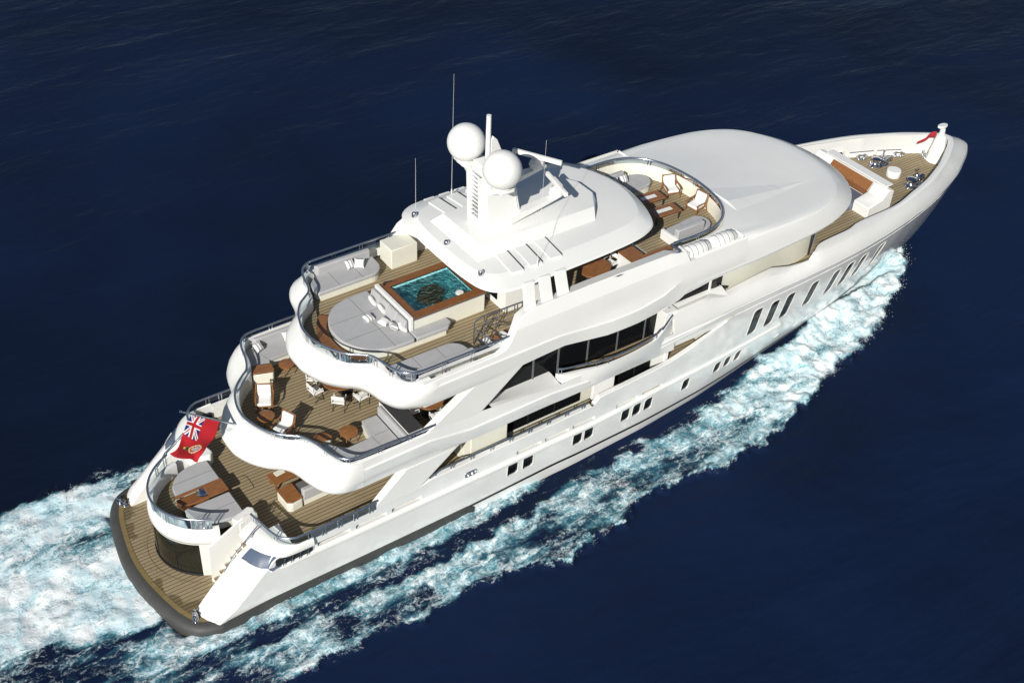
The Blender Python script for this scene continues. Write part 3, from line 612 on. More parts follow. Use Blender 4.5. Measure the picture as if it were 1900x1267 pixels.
m.add([(x, y, 12.33) for x, y in t]+[(x, y, 11.8) for x, y in bt], [(0, 1, 2, 3, 4, 5)[::-1]]+[(i, (i+1) % 6, 6+(i+1) % 6, 6+i) for i in range(6)]); m.build('raised_panel', 'gelcoat', hard, bevel=.015, weld=True)
for y in (-2.53, 0, 2.53):
    m = MB(); m.lathe([(.11, 11.82), (.11, 11.98), (.085, 12.02), (.0, 12.03)], (15.67, y, 0), 16); m.build('roof_light', 'steel', hard, smooth=40)
for side in (-1, 1):
    for x in (17.45, 18.4, 19.4):
        m = MB(); u = Vector((-.12, side*1.3, -.05)); c = Vector((x-.33, side*2.5, 11.865)); m.obox(c, u, .58, 1.35, .07); lo = m.build('roof_louvre', 'gelcoat', hard, bevel=.01)
        m = MB(); m.obox(c+Vector((.31, .03, .012)), u, .035, 1.33, .07); m.build('gap', 'dark_frame', lo)
    for x, nm in ((18.02, 'long'),):
        m = MB(); m.tube([(x, side*3.2, 11.7), (x, side*3.2, 12.1)], .03, 6); m.tube([(x, side*3.2, 12.1), (x+.02, side*3.2, 17.6)], [.009, .004], 6); m.build('whip_antenna', 'matt_white', yacht, smooth=60)
m = MB(); m.tube([(16.16, 3.2, 11.7), (16.16, 3.2, 14.2)], [.008, .004], 6); m.build('whip_antenna', 'matt_white', yacht, smooth=60)

# mast
mast = empty('mast', (0, 0, 0), 0, yacht)
m = MB(); v = []
for (x0, x1, y, z) in ((17.3, 19.05, .66, 12.3), (17.15, 18.62, .62, 14.3), (17.2, 18.4, .45, 15.2)):
    v += [(x0, -y, z), (x1, -y, z), (x1, y, z), (x0, y, z)]
f = [(8, 9, 10, 11)]+[(r*4+i, r*4+(i+1) % 4, r*4+4+(i+1) % 4, r*4+4+i) for r in (0, 1) for i in range(4)]
m.add(v, f); m.build('pylon', 'gelcoat', mast, bevel=.04)
m = MB()
for z in np.arange(12.75, 14.9, .2): m.obox((17.13, 0.02, z), (0, 1, 0), .09, .62, .035)
m.build('ladder', 'steel', mast)
m = MB()
for y in (-.4, .42): m.plate([(17.0, 12.4), (17.35, 12.4), (17.25, 14.7), (16.88, 14.85)], y-.04, y+.04)
m.build('ladder_cheek', 'gelcoat', mast, bevel=.01)
m = MB()
for s_ in (-1, 1):   # side recess lips of the pylon
    m.tube([(17.55, s_*.665, 12.5), (18.86, s_*.665, 12.45), (18.5, s_*.64, 14.2)], .025, 6)
m.build('edge_trim', 'matt_white', mast)
for side in (-1, 1):
    m = MB(); m.prism([(17.2, side*.3), (17.05, side*1.0), (17.1, side*1.75), (17.75, side*1.75), (18.25, side*1.15), (18.3, side*.3)][::side], 14.62, 14.74); m.build('dome_platform', 'gelcoat', mast, bevel=.03)
    m = MB(); m.add([(17.3, side*.4, 13.9), (18.1, side*.4, 13.9), (17.9, side*1.5, 14.63), (17.3, side*1.6, 14.63), (17.2, side*.4, 14.63), (18.2, side*.4, 14.63)], [(0, 1, 2, 3), (0, 3, 4), (1, 5, 2)]); m.build('bracket', 'gelcoat', mast)
    m = MB(); rad = .80; pr = [(.42, -.83), (.45, -.72)]+[(rad*math.cos(a), rad*math.sin(a)) for a in [R(t_) for t_ in range(-62, 90, 7)]]+[(.001, rad)]
    m.lathe([(r, z) for r, z in pr], (17.43, side*1.29, 15.52), 40); m.build('radome', 'matt_white', mast, smooth=60)
m = MB(); m.tube([(17.62, 0, 15.1), (17.6, 0, 17.3)], [.115, .10], 14); m.build('pole', 'gelcoat', mast, smooth=40)
m = MB(); m.plate([(17.7, 15.1), (18.45, 15.1), (18.0, 16.15), (17.82, 16.32), (17.7, 16.2)], -.09, .09); m.build('fin', 'gelcoat', mast, bevel=.02)
for (x, y, z, rz, L) in ((20.75, .75, 13.95, -60, 2.3), (20.8, -.65, 13.3, -101, 1.9)):
    m = MB(); m.add([(18.3, y-.25, z-.9), (18.3, y+.25, z-.9), (x+.45, y+.12, z-.42), (x+.45, y-.12, z-.42), (18.3, y-.25, z-.55), (18.3, y+.25, z-.55), (x+.45, y+.12, z-.30), (x+.45, y-.12, z-.30)], [(3, 2, 1, 0), (4, 5, 6, 7), (0, 4, 7, 3), (1, 2, 6, 5), (3, 7, 6, 2)]); m.build('radar_arm', 'gelcoat', mast, bevel=.01)
    m = MB(); m.lathe([(.3, -.33), (.34, -.2), (.3, -.05), (.14, .02), (.1, .1)], (x, y, z), 20); m.build('radar_base', 'matt_white', mast, smooth=50)
    m = MB(); d = (math.cos(R(rz)), math.sin(R(rz)), 0); m.obox((x, y, z+.18), d, .17, L, .2); m.build('radar_scanner', 'matt_white', mast, bevel=.03)

# ------------------------------------------------------------ wheelhouse roof and forward lounge
RZ = 10.5
lr = catmull([(25.4, 3.55), (26.6, 3.6), (27.7, 3.52), (28.5, 3.22), (29.1, 2.7), (29.5, 2.05), (29.72, 1.25), (29.82, .5), (29.85, 0)], 5)[::-1]   # lounge rail, centre first
li = [Vector((p.x+.13*(1 if p.x > 28 else 0), p.y*1.03, 0)) for p in lr]
lo_ = catmull([(38.7, 0), (38.62, 1.0), (38.3, 2.15), (37.7, 3.15), (36.8, 3.95), (35.5, 4.45), (33.7, 4.72), (30.5, 4.8), (26.0, 4.8)], 5)
def zlip(x): return ip(x, [24, 30, 34, 37, 39.5], [8.72, 8.74, 8.86, 9.0, 9.12])
rows = []
for w, h in ((0, 1.0), (.03, 1.0), (.2, .99), (.45, .965), (.65, .92), (.80, .855), (.845, .82), (.86, .79), (.93, .46), (.985, .10), (1.0, 0)):
    rr = []
    for a, c in zip(li, lo_):
        x = a.x+(c.x-a.x)*w; y = a.y+(c.y-a.y)*w; zl = zlip(c.x)+.1; zi = 10.28-.32*min(1, max(0, (c.x-31)/7))*min(1, w*2.5); sidew = min(1, max(0, (30-a.x)/1.5))
        rr.append(Vector((x, y, zl+(zi-zl)*h)))
    rows.append(rr)
rows.append([Vector((c.x-.03 if c.x > 30 else c.x, c.y*.995, zlip(c.x))) for c in lo_]); rows.append([Vector((c.x-(.5 if c.x > 36 else 0), c.y-.5 if c.y > .6 else c.y, zlip(c.x)-.06)) for c in lo_])
m = MB(); m.rows([full(r) for r in rows]); roof = m.build('wheelhouse_roof', 'gelcoat', yacht, smooth=16)
bvh = BVHTree.FromPolygons([Vector(v_) for v_ in m.v], m.f)
def rz_(x, y): h_ = bvh.ray_cast(Vector((x, y, 14)), Vector((0, 0, -1)))[0]; return h_.z if h_ else 10
for side in (-1,):
    n_ = 9; T = (35.4, 2.15); A = (30.15, 1.95); B = (30.05, 2.75); C = (30.2, .6)
    ra, rb, rc = [], [], []
    for k in range(n_+1):
        t = k/n_; f_ = lambda P: (P[0]+(T[0]-P[0])*t, side*(P[1]+(T[1]-P[1])*t)); a_, b__, c_ = f_(A), f_(B), f_(C)
        ra.append((*a_, rz_(*a_)+.07*(1-t)+.004)); rb.append((*b__, rz_(*b__)+.002)); rc.append((*c_, rz_(*c_)+.002))
    q = MB(); q.rows([rc, ra, rb], flip=(side > 0)); q.add([rc[0], ra[0], rb[0]], [(0, 1, 2)]); q.build('roof_facet', 'gelcoat', roof)
# coaming of the lounge with glossy bounce-tinted cream inside
rows = [[Vector((p.x, p.y, z)) for p in full([Vector((q.x+d*(1 if q.x > 28 else 0), q.y*(1+d*.22), 0)) for q in lr])] for d, z in ((-.02, 9.5), (-.02, 10.2), (0, 10.25), (.16, 10.28))]
m = MB(); m.rows(rows); m.build('lounge_coaming', 'cream_with_bounce', yacht, smooth=40)
m = MB(); m.prism([(p.x, p.y) for p in full(lr)]+[(24.9, 3.9), (24.9, -3.9)][::1], 9.3, 9.5); m.build('lounge_floor', 'teak_planking', yacht)
m = MB(); m.box(24.82, -3.9, 8.85, 24.9, 3.9, 9.49); m.build('lounge_step', 'gelcoat', yacht)
# front face under the roof: cream bounce-tinted wall, dark posts
wh = catmull([(27.9, 3.92), (30.5, 3.75), (33, 3.4), (35.2, 3.15), (36.6, 2.6), (37.6, 1.6), (37.95, .7), (38, 0)], 5)[::-1]
whf = full(wh)
m = MB(); m.rows([[Vector((p.x, p.y, 5.9)) for p in whf], [Vector((p.x*.985+.45, p.y, 8.95)) for p in whf]]); m.build('wheelhouse_wall', 'cream_with_bounce', yacht, smooth=40)
for side in (-1, 1):
    m = MB(); pw = [Vector((p.x, side*(p.y+.02), 0)) for p in wh if 35.1 < p.x < 35.9 and p.y > 0]
    m.obox((35.55, side*3.13, 7.45), (.0, .06*side, 1), .06, 2.9, .22, up=(0, side, .0)); m.build('wall_post', 'dark_frame', yacht)
    m = MB(); m.add([(27.75, side*4.02, 7.42), (28.9, side*4.02, 7.0), (28.95, side*4.02, 7.12), (28.1, side*4.02, 7.5), (28.1, side*4.02, 8.6), (27.75, side*4.02, 8.6)], [(0, 1, 2, 3, 4, 5)]); m.build('window_surround', 'dark_frame', yacht)
    m = MB(); m.box(27.62, min(side*3.98, side*4.06), 7.3, 27.70, max(side*3.98, side*4.06), 8.6); m.build('window_jamb', 'gelcoat', yacht)
m = MB(); fr_ = [p for p in whf if p.x > 36.2]; m.rows([[Vector((p.x+.03, p.y*1.01, 7.2)) for p in fr_], [Vector((p.x+.10, p.y*1.01, 8.6)) for p in fr_]]); m.build('wheelhouse_windscreen', 'black_glass', yacht, smooth=40)
# forward side decks
m = MB(); m.prism([(28, 4.5), (34.5, 4.5), (38, 4.2), (41.2, 3.6), (41.2, -3.6), (38, -4.2), (34.5, -4.5), (28, -4.5)], 5.85, 6.0); m.build('forward_side_deck', 'teak_planking', yacht)
fd = catmull([(50.15, 0), (49.9, .75), (49.2, 1.3), (47.7, 2.0), (46.2, 2.6), (44.8, 3.05), (43, 3.5), (41.0, 3.9)], 5)
m = MB(); m.prism([(p.x, p.y) for p in full(fd)], 5.75, 5.92); m.build('foredeck_planking', 'teak_planking', yacht)

# ------------------------------------------------------------ bow bulwark
bk = [(24.95, 4.82), (28, 4.8), (31, 4.8), (34, 4.76), (36, 4.68), (38, 4.54), (40, 4.3), (42, 3.98), (44, 3.55), (46, 3.02), (48, 2.32), (49, 1.9), (50, 1.38), (50.8, .95), (51.4, .56), (51.75, .27), (51.9, 0)]
bc = [(24.95, 4.62), (28, 4.6), (31, 4.58), (34, 4.5), (36, 4.42), (38, 4.28), (39.8, 4.02), (41.6, 3.72), (43.4, 3.34), (45.2, 2.85), (47.0, 2.1), (47.9, 1.68), (48.7, 1.22), (49.3, .85), (49.75, .5), (49.98, .24), (50.05, 0)]
bi = [(24.95, 4.3), (28, 4.25), (31.6, 4.14), (34, 4.38), (35.2, 3.95), (37.3, 3.84), (38.4, 3.62), (41.2, 3.52), (43.1, 3.08), (44.9, 2.6), (46.7, 1.9), (47.5, 1.5), (48.3, 1.05), (48.9, .72), (49.35, .42), (49.55, .2), (49.6, 0)]
BK, BC, BI = [catmull(a[::-1], 5) for a in (bk, bc, bi)]
ztop = lambda x: ip(x, [24.9, 27.5, 28.2, 31.2, 31.9, 34.0, 34.5, 38, 44, 50], [7.38, 7.38, 7.1, 7.25, 6.98, 6.98, 7.3, 7.3, 7.25, 7.2])
rows = []
for w, u in ((0, 0), (.08, .22), (.5, .62), (.92, .92), (1, 1)):
    rows.append([Vector((a.x+(c.x-a.x)*w, a.y+(c.y-a.y)*w, zk(a.x)+(ztop(c.x)-zk(a.x))*u)) for a, c in zip(BK, BC)])
rows.append([Vector((c.x*.5+a.x*.5, c.y*.5+a.y*.5, ztop(c.x)+.04)) for a, c in zip(BI, BC)])
rows.append([Vector((a.x, a.y, ztop(c.x)+.02)) for a, c in zip(BI, BC)])
rows.append([Vector((a.x+.05, a.y*1.01+.0, ztop(c.x)-.06)) for a, c in zip(BI, BC)])
rows.append([Vector((a.x+.25, a.y+.12 if a.y > .1 else a.y, 5.8)) for a, c in zip(BI, BC)])
m = MB(); m.rows([full(r) for r in rows]); m.build('bow_bulwark', 'gelcoat', yacht, smooth=20)
# styling lines along the hull
for side in (-1, 1):
    for pts in ([(20, 5.62), (24, 5.95), (28, 6.25), (32, 6.33), (40, 6.3), (46, 6.15)], [(28.5, 5.85), (34, 5.95), (40, 5.95), (47, 5.85)]):
        P = catmull([(x, 0, z) for x, z in pts], 8); m = MB(); m.tube([Vector((p.x, side*(H(p.x, p.z)+.0), p.z)) for p in P], [.0]+[.022]*(len(P)-2)+[.0], 5, cap=False); m.build('styling_line', 'hull_paint', yacht, smooth=60)
# fairleads in the port and starboard bow bulwark, framed slots
for side in (-1, 1):
    for (x0, y0, x1, y1) in ((44.9, 2.66, 46.3, 2.10), (46.5, 2.02, 47.8, 1.36)):
        m = MB(); d = Vector((x1-x0, side*(y1-y0), 0)); c = Vector(((x0+x1)/2-.02, side*((y0+y1)/2-.0), 6.12)); m.obox(c, d, .06, d.length, .30); m.build('waterway_recess', 'matt_white', yacht)
        m = MB(); m.obox(c+Vector((0, 0, .165)), d, .075, d.length, .02); m.build('recess_edge', 'stripe_grey', yacht)
    m = MB(); d = Vector((.75, -.2*side, 0)); m.add([(43.35, side*3.05, 6.18), (43.5, side*2.98, 6.52), (44.25, side*2.75, 6.52), (44.45, side*2.72, 6.2)], [(0, 1, 2, 3)]); fo = m.build('fairlead_opening', 'boot_stripe', yacht)
    m = MB(); m.tube([(43.1, side*3.12, 6.0), (43.35, side*3.04, 6.18), (43.5, side*2.97, 6.53), (44.25, side*2.74, 6.53), (44.5, side*2.7, 6.2)], .05, 8); m.build('frame', 'gelcoat', fo)

# foredeck: bench, lockers, windlasses, drum, jackstaff
m = MB(); m.obox((42.36, 0, 7.40), (0, 1, 0), .56, 4.3, .07); m.obox((42.35, 0, 6.6), (0, 1, 0), .16, 4.1, 1.6); m.build('foredeck_screen', 'gelcoat', yacht, bevel=.02)
m = MB(); m.add([(41.72, -1.3, 6.86), (41.72, 1.55, 6.86), (42.06, 1.55, 7.28), (42.06, -1.3, 7.28), (41.8, -1.3, 6.5), (41.8, 1.55, 6.5)], [(0, 3, 2, 1), (4, 0, 1, 5)]); m.build('bench_backrest', 'varnished_teak', yacht)
m = MB(); m.box(40.5, -1.3, 5.95, 41.79, 1.55, 6.45); m.build('bench_seat', 'blue_grey_panel', yacht)
for side in (-1, 1):
    m = MB(); y0, y1 = (1.56, 2.75) if side > 0 else (-2.35, -1.3)
    m.add([(40.75, y0, 5.95), (42.6, y0, 5.95), (42.6, y0, 7.15), (42.15, y0, 7.3), (41.75, y0, 6.8), (40.75, y0, 6.6), (40.75, y1, 5.95), (42.6, y1, 5.95), (42.6, y1, 7.15), (42.15, y1, 7.3), (41.75, y1, 6.8), (40.75, y1, 6.6)],
          [(0, 1, 2, 3, 4, 5), (6, 7, 8, 9, 10, 11)[::-1]]+[(i, i+6, (i+1) % 6+6, (i+1) % 6) for i in range(6)])
    m.build('foredeck_locker', 'gelcoat', yacht, bevel=.05, weld=True)
for side in (-1, 1):
    wl = empty('anchor_windlass', (45.9, side*1.25, 5.92), R(-8*side), yacht)
    m = MB(); m.prism([(.75*math.cos(a)*1.0, .34*math.sin(a)) for a in [2*math.pi*k/20 for k in range(20)]], 0, .05); m.build('base', 'steel', wl, bevel=.01)
    m = MB(); m.lathe([(.26, .05), (.28, .12), (.2, .18), (.17, .34), (.27, .42), (.28, .48), (.2, .54), (.0, .55)], (-.35, 0, 0), 20); m.build('drum', 'steel', wl, smooth=50)
    m = MB(); m.lathe([(.2, .05), (.22, .2), (.12, .26), (.1, .38), (.17, .44), (.15, .5), (0, .51)], (.25, .05, 0), 18); m.build('capstan', 'steel', wl, smooth=50)
    m = MB(); m.obox((.55, -.05, .22), (1, 0, .3), .2, .5, .28); m.obox((.0, .0, .2), (1, 0, 0), .3, .35, .25); m.build('gearbox', 'steel', wl, bevel=.02)
    m = MB()
    for k in range(11): a = (-.6+k*.15); m.tube([(a+.06*math.cos(t_), .22+.0*k, .12+.045*math.sin(t_)) if k % 2 else (a+.06*math.cos(t_), .22+.045*math.sin(t_), .12) for t_ in [R(q) for q in range(0, 360, 45)]], .018, 5, closed=True)
    m.build('chain', 'steel', wl, smooth=60)
    m = MB(); m.tube([(.2, .05, .5), (.2, .05, .72), (.3, .12, .78)], .025, 6); m.lathe([(.06, 0), (.06, .05)], (.3, .12, .76), 10); m.build('lever', 'steel', wl, smooth=50)
for (x, y, rz) in ((45.5, 2.25, -20), (47.6, 1.35, -28), (45.6, -2.2, 20), (47.7, -1.25, 30), (48.9, .55, 60)):
    cleat('mooring_cleat', (x, y, 5.92), R(rz), 1.25, parent=yacht)
m = MB(); m.lathe([(.38, 0), (.40, .03), (.40, .36), (.37, .40), (0, .41)], (45.6, 0, 5.92), 32); m.build('chain_locker_hatch', 'matt_white', yacht, smooth=40)
js = empty('jackstaff_housing', (49.15, -.05, 5.92), 0, yacht)
m = MB(); m.lathe([(.54, 0), (.52, .05), (.42, .7), (.32, 1.4), (.27, 1.62), (0, 1.63)], (0, 0, 0), 12); m.build('cone', 'gelcoat', js, smooth=25)
m = MB(); m.tube([(-.02, 0, 1.5), (-.06, 0, 2.0), (-.14, .02, 2.16)], [.17, .15, .13], 12); m.build('neck', 'gelcoat', js, smooth=50)
m = MB(); m.prism([(-.14+.36*math.cos(a), .02+.2*math.sin(a)) for a in [2*math.pi*k/20 for k in range(20)]], 2.14, 2.26); m.build('cap', 'gelcoat', js, bevel=.03)

# ------------------------------------------------------------ rails
def guard_rail(path, posts, zb, name='guard_rail', glass=True, r=.05, out=0, parent=yacht):
    m = MB(); m.tube(path, r, 10); rail = m.build(name, 'rail_steel', parent, smooth=60)
    n = len(path)
    if glass:
        m = MB(); m.rows([[Vector((p.x, p.y, zb)) for p in path], [Vector((p.x, p.y, p.z-.10)) for p in path]]); m.build('glass_panel', 'clear_panel', rail, smooth=60)
    L = [0]
    for i in range(1, n): L.append(L[-1]+(path[i]-path[i-1]).length)
    for s in posts:
        t = s*L[-1]; m = MB()
        for d in (-.07, .07):
            tt = min(max(t+d, .01), L[-1]-.01); i = max(0, np.searchsorted(L, tt)-1); i = min(i, n-2); u = (tt-L[i])/max(L[i+1]-L[i], 1e-6); p = path[i].lerp(path[i+1], u)
            m.tube([(p.x, p.y, zb-.05), (p.x, p.y, p.z)], .024, 6)
        m.build('stanchion', 'steel', rail, smooth=60)
    return rail
r3 = [Vector((p.x, p.y, 9.87)) for p in full(R3+[Vector((13.5, 4.43, 0)), Vector((15.9, 4.45, 0))])]
guard_rail(r3, [.02, .095, .165, .235, .285, .33, .41, .5, .59, .67, .715, .765, .835, .905, .98], 9.38)
r2 = [Vector((p.x, p.y, 7.06)) for p in full(R2+[Vector((10.3, 4.71, 0)), Vector((12.7, 4.71, 0))])]
guard_rail(r2, [.02, .09, .16, .23, .285, .34, .41, .5, .59, .66, .715, .77, .84, .91, .98], 6.6)
cr = [ell(R(t), 1.74) for t in range(-64, 65, 4)]
guard_rail([Vector((p.x, p.y, 4.42)) for p in cr], [.03, .13, .33, .5, .67, .87, .97], 3.85)
for side in (-1, 1):
    mp = catmull([(4.78, 2.62, 4.27), (4.9, 3.3, 4.27), (5.02, 3.95, 4.27), (5.2, 4.38, 4.27), (5.6, 4.7, 4.27), (6.1, 4.76, 4.27), (7.3, 4.76, 4.27), (9.3, 4.74, 4.27)], 5)
    P = [Vector((p.x, side*p.y, p.z)) for p in mp]; guard_rail(P, [.03, .25, .5, .6, .72, .84, .96], 3.82)
    pass
    xs = np.arange(11.9, 20.6, .6); P = [Vector((x, side*4.66, 4.36 if x > 12.3 else 4.12)) for x in xs]
    guard_rail(P, [.03, .14, .26, .38, .5, .62, .74, .86, .97], 4.08, 'hand_rail', glass=False, r=.04)
    m = MB(); m.tube([(2.75, side*3.4, 2.1), (3.6, side*3.42, 3.35), (4.75, side*3.35, 4.3)], .03, 6)
    for x, z in ((2.75, 2.1), (3.6, 3.35), (4.4, 4.0)): m.tube([(x, side*3.4, z), (x, side*3.4, z-.5)], .02, 6)
    m.build('stair_rail', 'steel', yacht, smooth=60)
lrp = [Vector((p.x, p.y, RZ+.03)) for p in full(lr)]
guard_rail(lrp, [.1, .3, .5, .7, .9], 10.25, 'lounge_rail', r=.055)
for side in (-1, 1):
    m = MB(); m.tube(catmull([(25.5, side*3.6, RZ+.03), (25.15, side*3.62, RZ+.03), (25.2, side*4.1, RZ+.03), (25.0, side*4.25, RZ+.03), (24.2, side*4.3, RZ+.02), (23.95, side*4.32, RZ-.1)], 4), .055, 10); m.build('lounge_rail', 'rail_steel', yacht, smooth=60)
# side deck rail of the lounge, on the port side only seen as a steel line
for side in (-1,):
    # spiral of the companionway from sun deck to upper deck (stair well)
    sw = catmull([(17.9, side*2.75, 9.8), (17.0, side*2.72, 9.8), (16.0, side*2.72, 9.8), (15.35, side*2.8, 9.8), (15.02, side*3.15, 9.8), (15.02, side*3.6, 9.8), (15.25, side*4.1, 9.75)], 5)
    rl = guard_rail(sw, [.12, .35, .5, .72, .9], 8.85, 'companionway_rail', glass=False, r=.028)
    m = MB()
    for q in (9.15, 9.45): m.tube([Vector((p.x, p.y, q)) for p in sw], .016, 6)
    m.build('mid_rail', 'steel', rl, smooth=60)
    m = MB(); m.prism([(15.35, side*2.95), (17.8, side*2.95), (17.8, side*4.0), (15.35, side*4.0)][::side], 8.852, 8.86); well = m.build('companionway_shade_sheet', 'shade_interior', yacht)  # flat dark sheet; the stair well's shade is in its colour
    for k in range(5):
        m = MB(); m.box(15.5+k*.42, min(side*3.0, side*3.95), 8.87+.0*k, 15.78+k*.42, max(side*3.0, side*3.95), 8.90); m.build('tread', 'dark_teak' if k % 2 else 'matt_white', well)
    m = MB(); m.tube([(15.6, side*3.1, 9.75), (16.4, side*3.1, 9.35), (17.6, side*3.1, 8.95)], .025, 6); m.tube([(15.5, side*3.85, 9.7), (16.4, side*3.9, 9.3), (17.6, side*3.9, 8.95)], .025, 6); m.build('banister', 'steel', well, smooth=60)

# ------------------------------------------------------------ hot tub
tub = empty('hot_tub', (0, 0, 0), 0, yacht)
x0, x1, w = 13.2, 16.75, 1.36
m = MB(); t_ = .08
m.box(x0, -w, 8.85, x1, -w+t_, 9.78); m.box(x0, w-t_, 8.85, x1, w, 9.78); m.box(x0, -w+t_, 8.85, x0+t_, w-t_, 9.78); m.box(x1-t_, -w+t_, 8.85, x1, w-t_, 9.78); m.build('surround', 'cream_with_bounce', tub)
m = MB(); a, b_ = x0-.05, x1+.05; i0, i1, iw = 13.52, 16.4, 1.02
def frame(m, a, b_, c, d, w1, w2, z0, z1):
    m.box(a, -w1, z0, c, w1, z1); m.box(d, -w1, z0, b_, w1, z1); m.box(c, w2, z0, d, w1, z1); m.box(c, -w1, z0, d, -w2, z1)
frame(m, x0+.03, b_, i0, i1, w+.03, iw, 9.80, 9.87); m.build('wood_rim', 'dark_teak', tub)
m = MB(); frame(m, a, b_+.01, i0, i1, w+.05, iw+.1, 9.74, 9.795); m.build('rim_grey_band', 'stripe_grey', tub)  # grey band below the wood rim
m = MB(); m.box(13.0, -1.42, 8.85, 13.17, 1.42, 9.93); m.build('headboard', 'gelcoat', tub, bevel=.02)
m = MB(); m.add([(i0, -iw, 9.12), (i1, -iw, 9.12), (i1, iw, 9.12), (i0, iw, 9.12), (i0, -iw, 9.85), (i1, -iw, 9.85), (i1, iw, 9.85), (i0, iw, 9.85)], [(0, 1, 2, 3), (0, 4, 5, 1), (1, 5, 6, 2), (2, 6, 7, 3), (3, 7, 4, 0)]); m.build('basin', 'pool_tiles_caustics', tub)
m = MB(); m.prism([(i0+.9, .35), (i0+1.35, .75), (i0+2.0, .7), (i0+2.2, .1), (i0+1.7, -.3), (i0+1.1, -.1)], 9.13, 9.5); m.build('drain_seat', 'dark_teak', tub, bevel=.04)
m = MB(); m.box(i0+.01, -iw+.01, 9.13, i1-.01, -iw+.35, 9.4); m.box(i0+.01, -iw+.36, 9.13, i0+.35, iw-.01, 9.4); m.build('bench', 'pool_tiles_caustics', tub)
m = MB(); m.rows([[(x, y, 9.70) for y in np.linspace(-iw, iw, 8)] for x in np.linspace(i0, i1, 10)], flip=True); m.build('water', 'pool_water_surface', tub, smooth=60)
m = MB(); m.lathe([(.17, 0), (.18, .03), (.17, .06), (0, .07)], (15.9, -.72, 9.68), 20); m.build('floating_speaker', 'matt_white', tub, smooth=40)
m = MB(); m.tube([(13.33, 1.2, 9.87), (13.33, 1.2, 10.05), (13.55, 1.15, 10.05)], .03, 6); m.build('tap', 'dark_frame', tub)
# sun deck locker under the hardtop
for side in (1, -1):
    if side > 0:
        m = MB(); m.box(14.95, 3.28, 8.85, 16.3, 4.3, 9.85); lk = m.build('deck_locker', 'cream_with_bounce', yacht, bevel=.03)
m = MB()
# under the hardtop: bar counter
m.box(23.45, -3.3, 8.85, 26.0, -2.95, 9.9); m.box(23.45, -2.95, 8.85, 24.2, -2.1, 9.9); m.build('bar_front', 'gelcoat', yacht)
m = MB(); m.prism([(23.4, -3.42), (26.1, -3.42), (26.1, -2.92), (24.75, -2.92), (24.25, -2.92), (24.25, -2.05), (23.4, -2.05)], 9.905, 9.95); m.build('bar_top', 'varnished_teak', yacht)
for y0, y1 in ((-2.0, 2.0),):
    m = MB(); m.box(17.4, y0, 8.86, 19.6, y1, 11.42); m.build('mast_house', 'gelcoat', yacht)
    m = MB(); m.box(19.61, y0+.2, 9.2, 19.65, y1-.2, 11.1); m.build('mast_house_window', 'black_glass', yacht)
    m = MB(); m.box(17.36, -1.4, 9.2, 17.39, 1.4, 11.1); m.build('mast_house_window', 'black_glass', yacht)

# ------------------------------------------------------------ loose things
def cushion_part(name, pts, z0, z1, mat, parent, bev=.05):
    m = MB(); m.prism(pts, z0, z1); return m.build(name, mat, parent, bevel=bev, seg=3)
def line_on(m, p, q, z, w=.018):
    d = Vector((q[0]-p[0], q[1]-p[1], 0)); m.obox(((p[0]+q[0])/2, (p[1]+q[1])/2, z), d, w, d.length, .006)
def pillow(loc, rz, tilt, w=.45, h=.42, mat='white_fabric', label='', n=12):
    r = MB(); rows_t = []; rows_b = []
    for i in range(n+1):
        u = -1+2*i/n; a = []; b2 = []
        for j in range(n+1):
            v = -1+2*j/n; t = .105*((1-u**4)*(1-v**4))**.6; px = u*w/2*(1-.06*(1-v*v)); py = v*h/2*(1-.06*(1-u*u))
            a.append((px, py, t)); b2.append((px, py, -t))
        rows_t.append(a); rows_b.append(b2)
    r.rows(rows_t); r.rows(rows_b, flip=True); o = r.build('throw_pillow', mat, None, smooth=60, weld=True)
    o.location = loc; o.rotation_euler = (tilt, 0, rz); tag(o, label, 'pillow', 'pillows on the deck sofas'); return o

# sun pad aft of the hot tub
sp = empty('sun_pad', (11.9, 0, 8.85)); tag(sp, 'large grey D shaped sun pad in front of the hot tub on the top deck', 'sun pad')
padc = catmull([(10.27, 0), (10.33, .55), (10.6, 1.15), (11.05, 1.65), (11.6, 1.9), (12.3, 1.98), (12.95, 1.98)], 5); P = [(p.x-11.9, p.y) for p in full(padc)]
cushion_part('mattress', P+[(1.05, 1.98), (1.05, -1.98)][:1]+[(1.05, -1.98)], .27, .46, 'grey_fabric', sp, .05)
cushion_part('side_cushion', [(1.08, -1.98), (2.6, -2.0), (2.9, -1.75), (2.9, -1.4), (1.08, -1.4)], .27, .46, 'grey_fabric', sp, .05)
m = MB(); m.prism([(x*.97+.02, y*.96) for x, y in P]+[(1.04, -1.9)], 0, .27); m.prism([(1.045, -1.9), (2.55, -1.92), (2.8, -1.7), (2.8, -1.42), (1.045, -1.42)], 0, .27); m.build('plinth', 'cream_with_bounce', sp)
m = MB()
for y in (-.62, .62): line_on(m, (-1.5 if abs(y) < 1 else -1, y), (1.0, y), .462)
line_on(m, (.1, -1.95), (.1, 1.9), .462); m.build('seam', 'seam', sp)
for k in range(4):
    y0 = -1.36+k*.69; m = MB(); m.add([(.78, y0, .46), (1.04, y0, .46), (1.04, y0, .98), (.92, y0, .98), (.78, y0+.67, .46), (1.04, y0+.67, .46), (1.04, y0+.67, .98), (.92, y0+.67, .98)], [(0, 1, 2, 3), (7, 6, 5, 4), (0, 3, 7, 4), (1, 5, 6, 2), (3, 2, 6, 7), (0, 4, 5, 1)]); m.build('back_cushion', 'grey_fabric', sp, bevel=.04, weld=True)
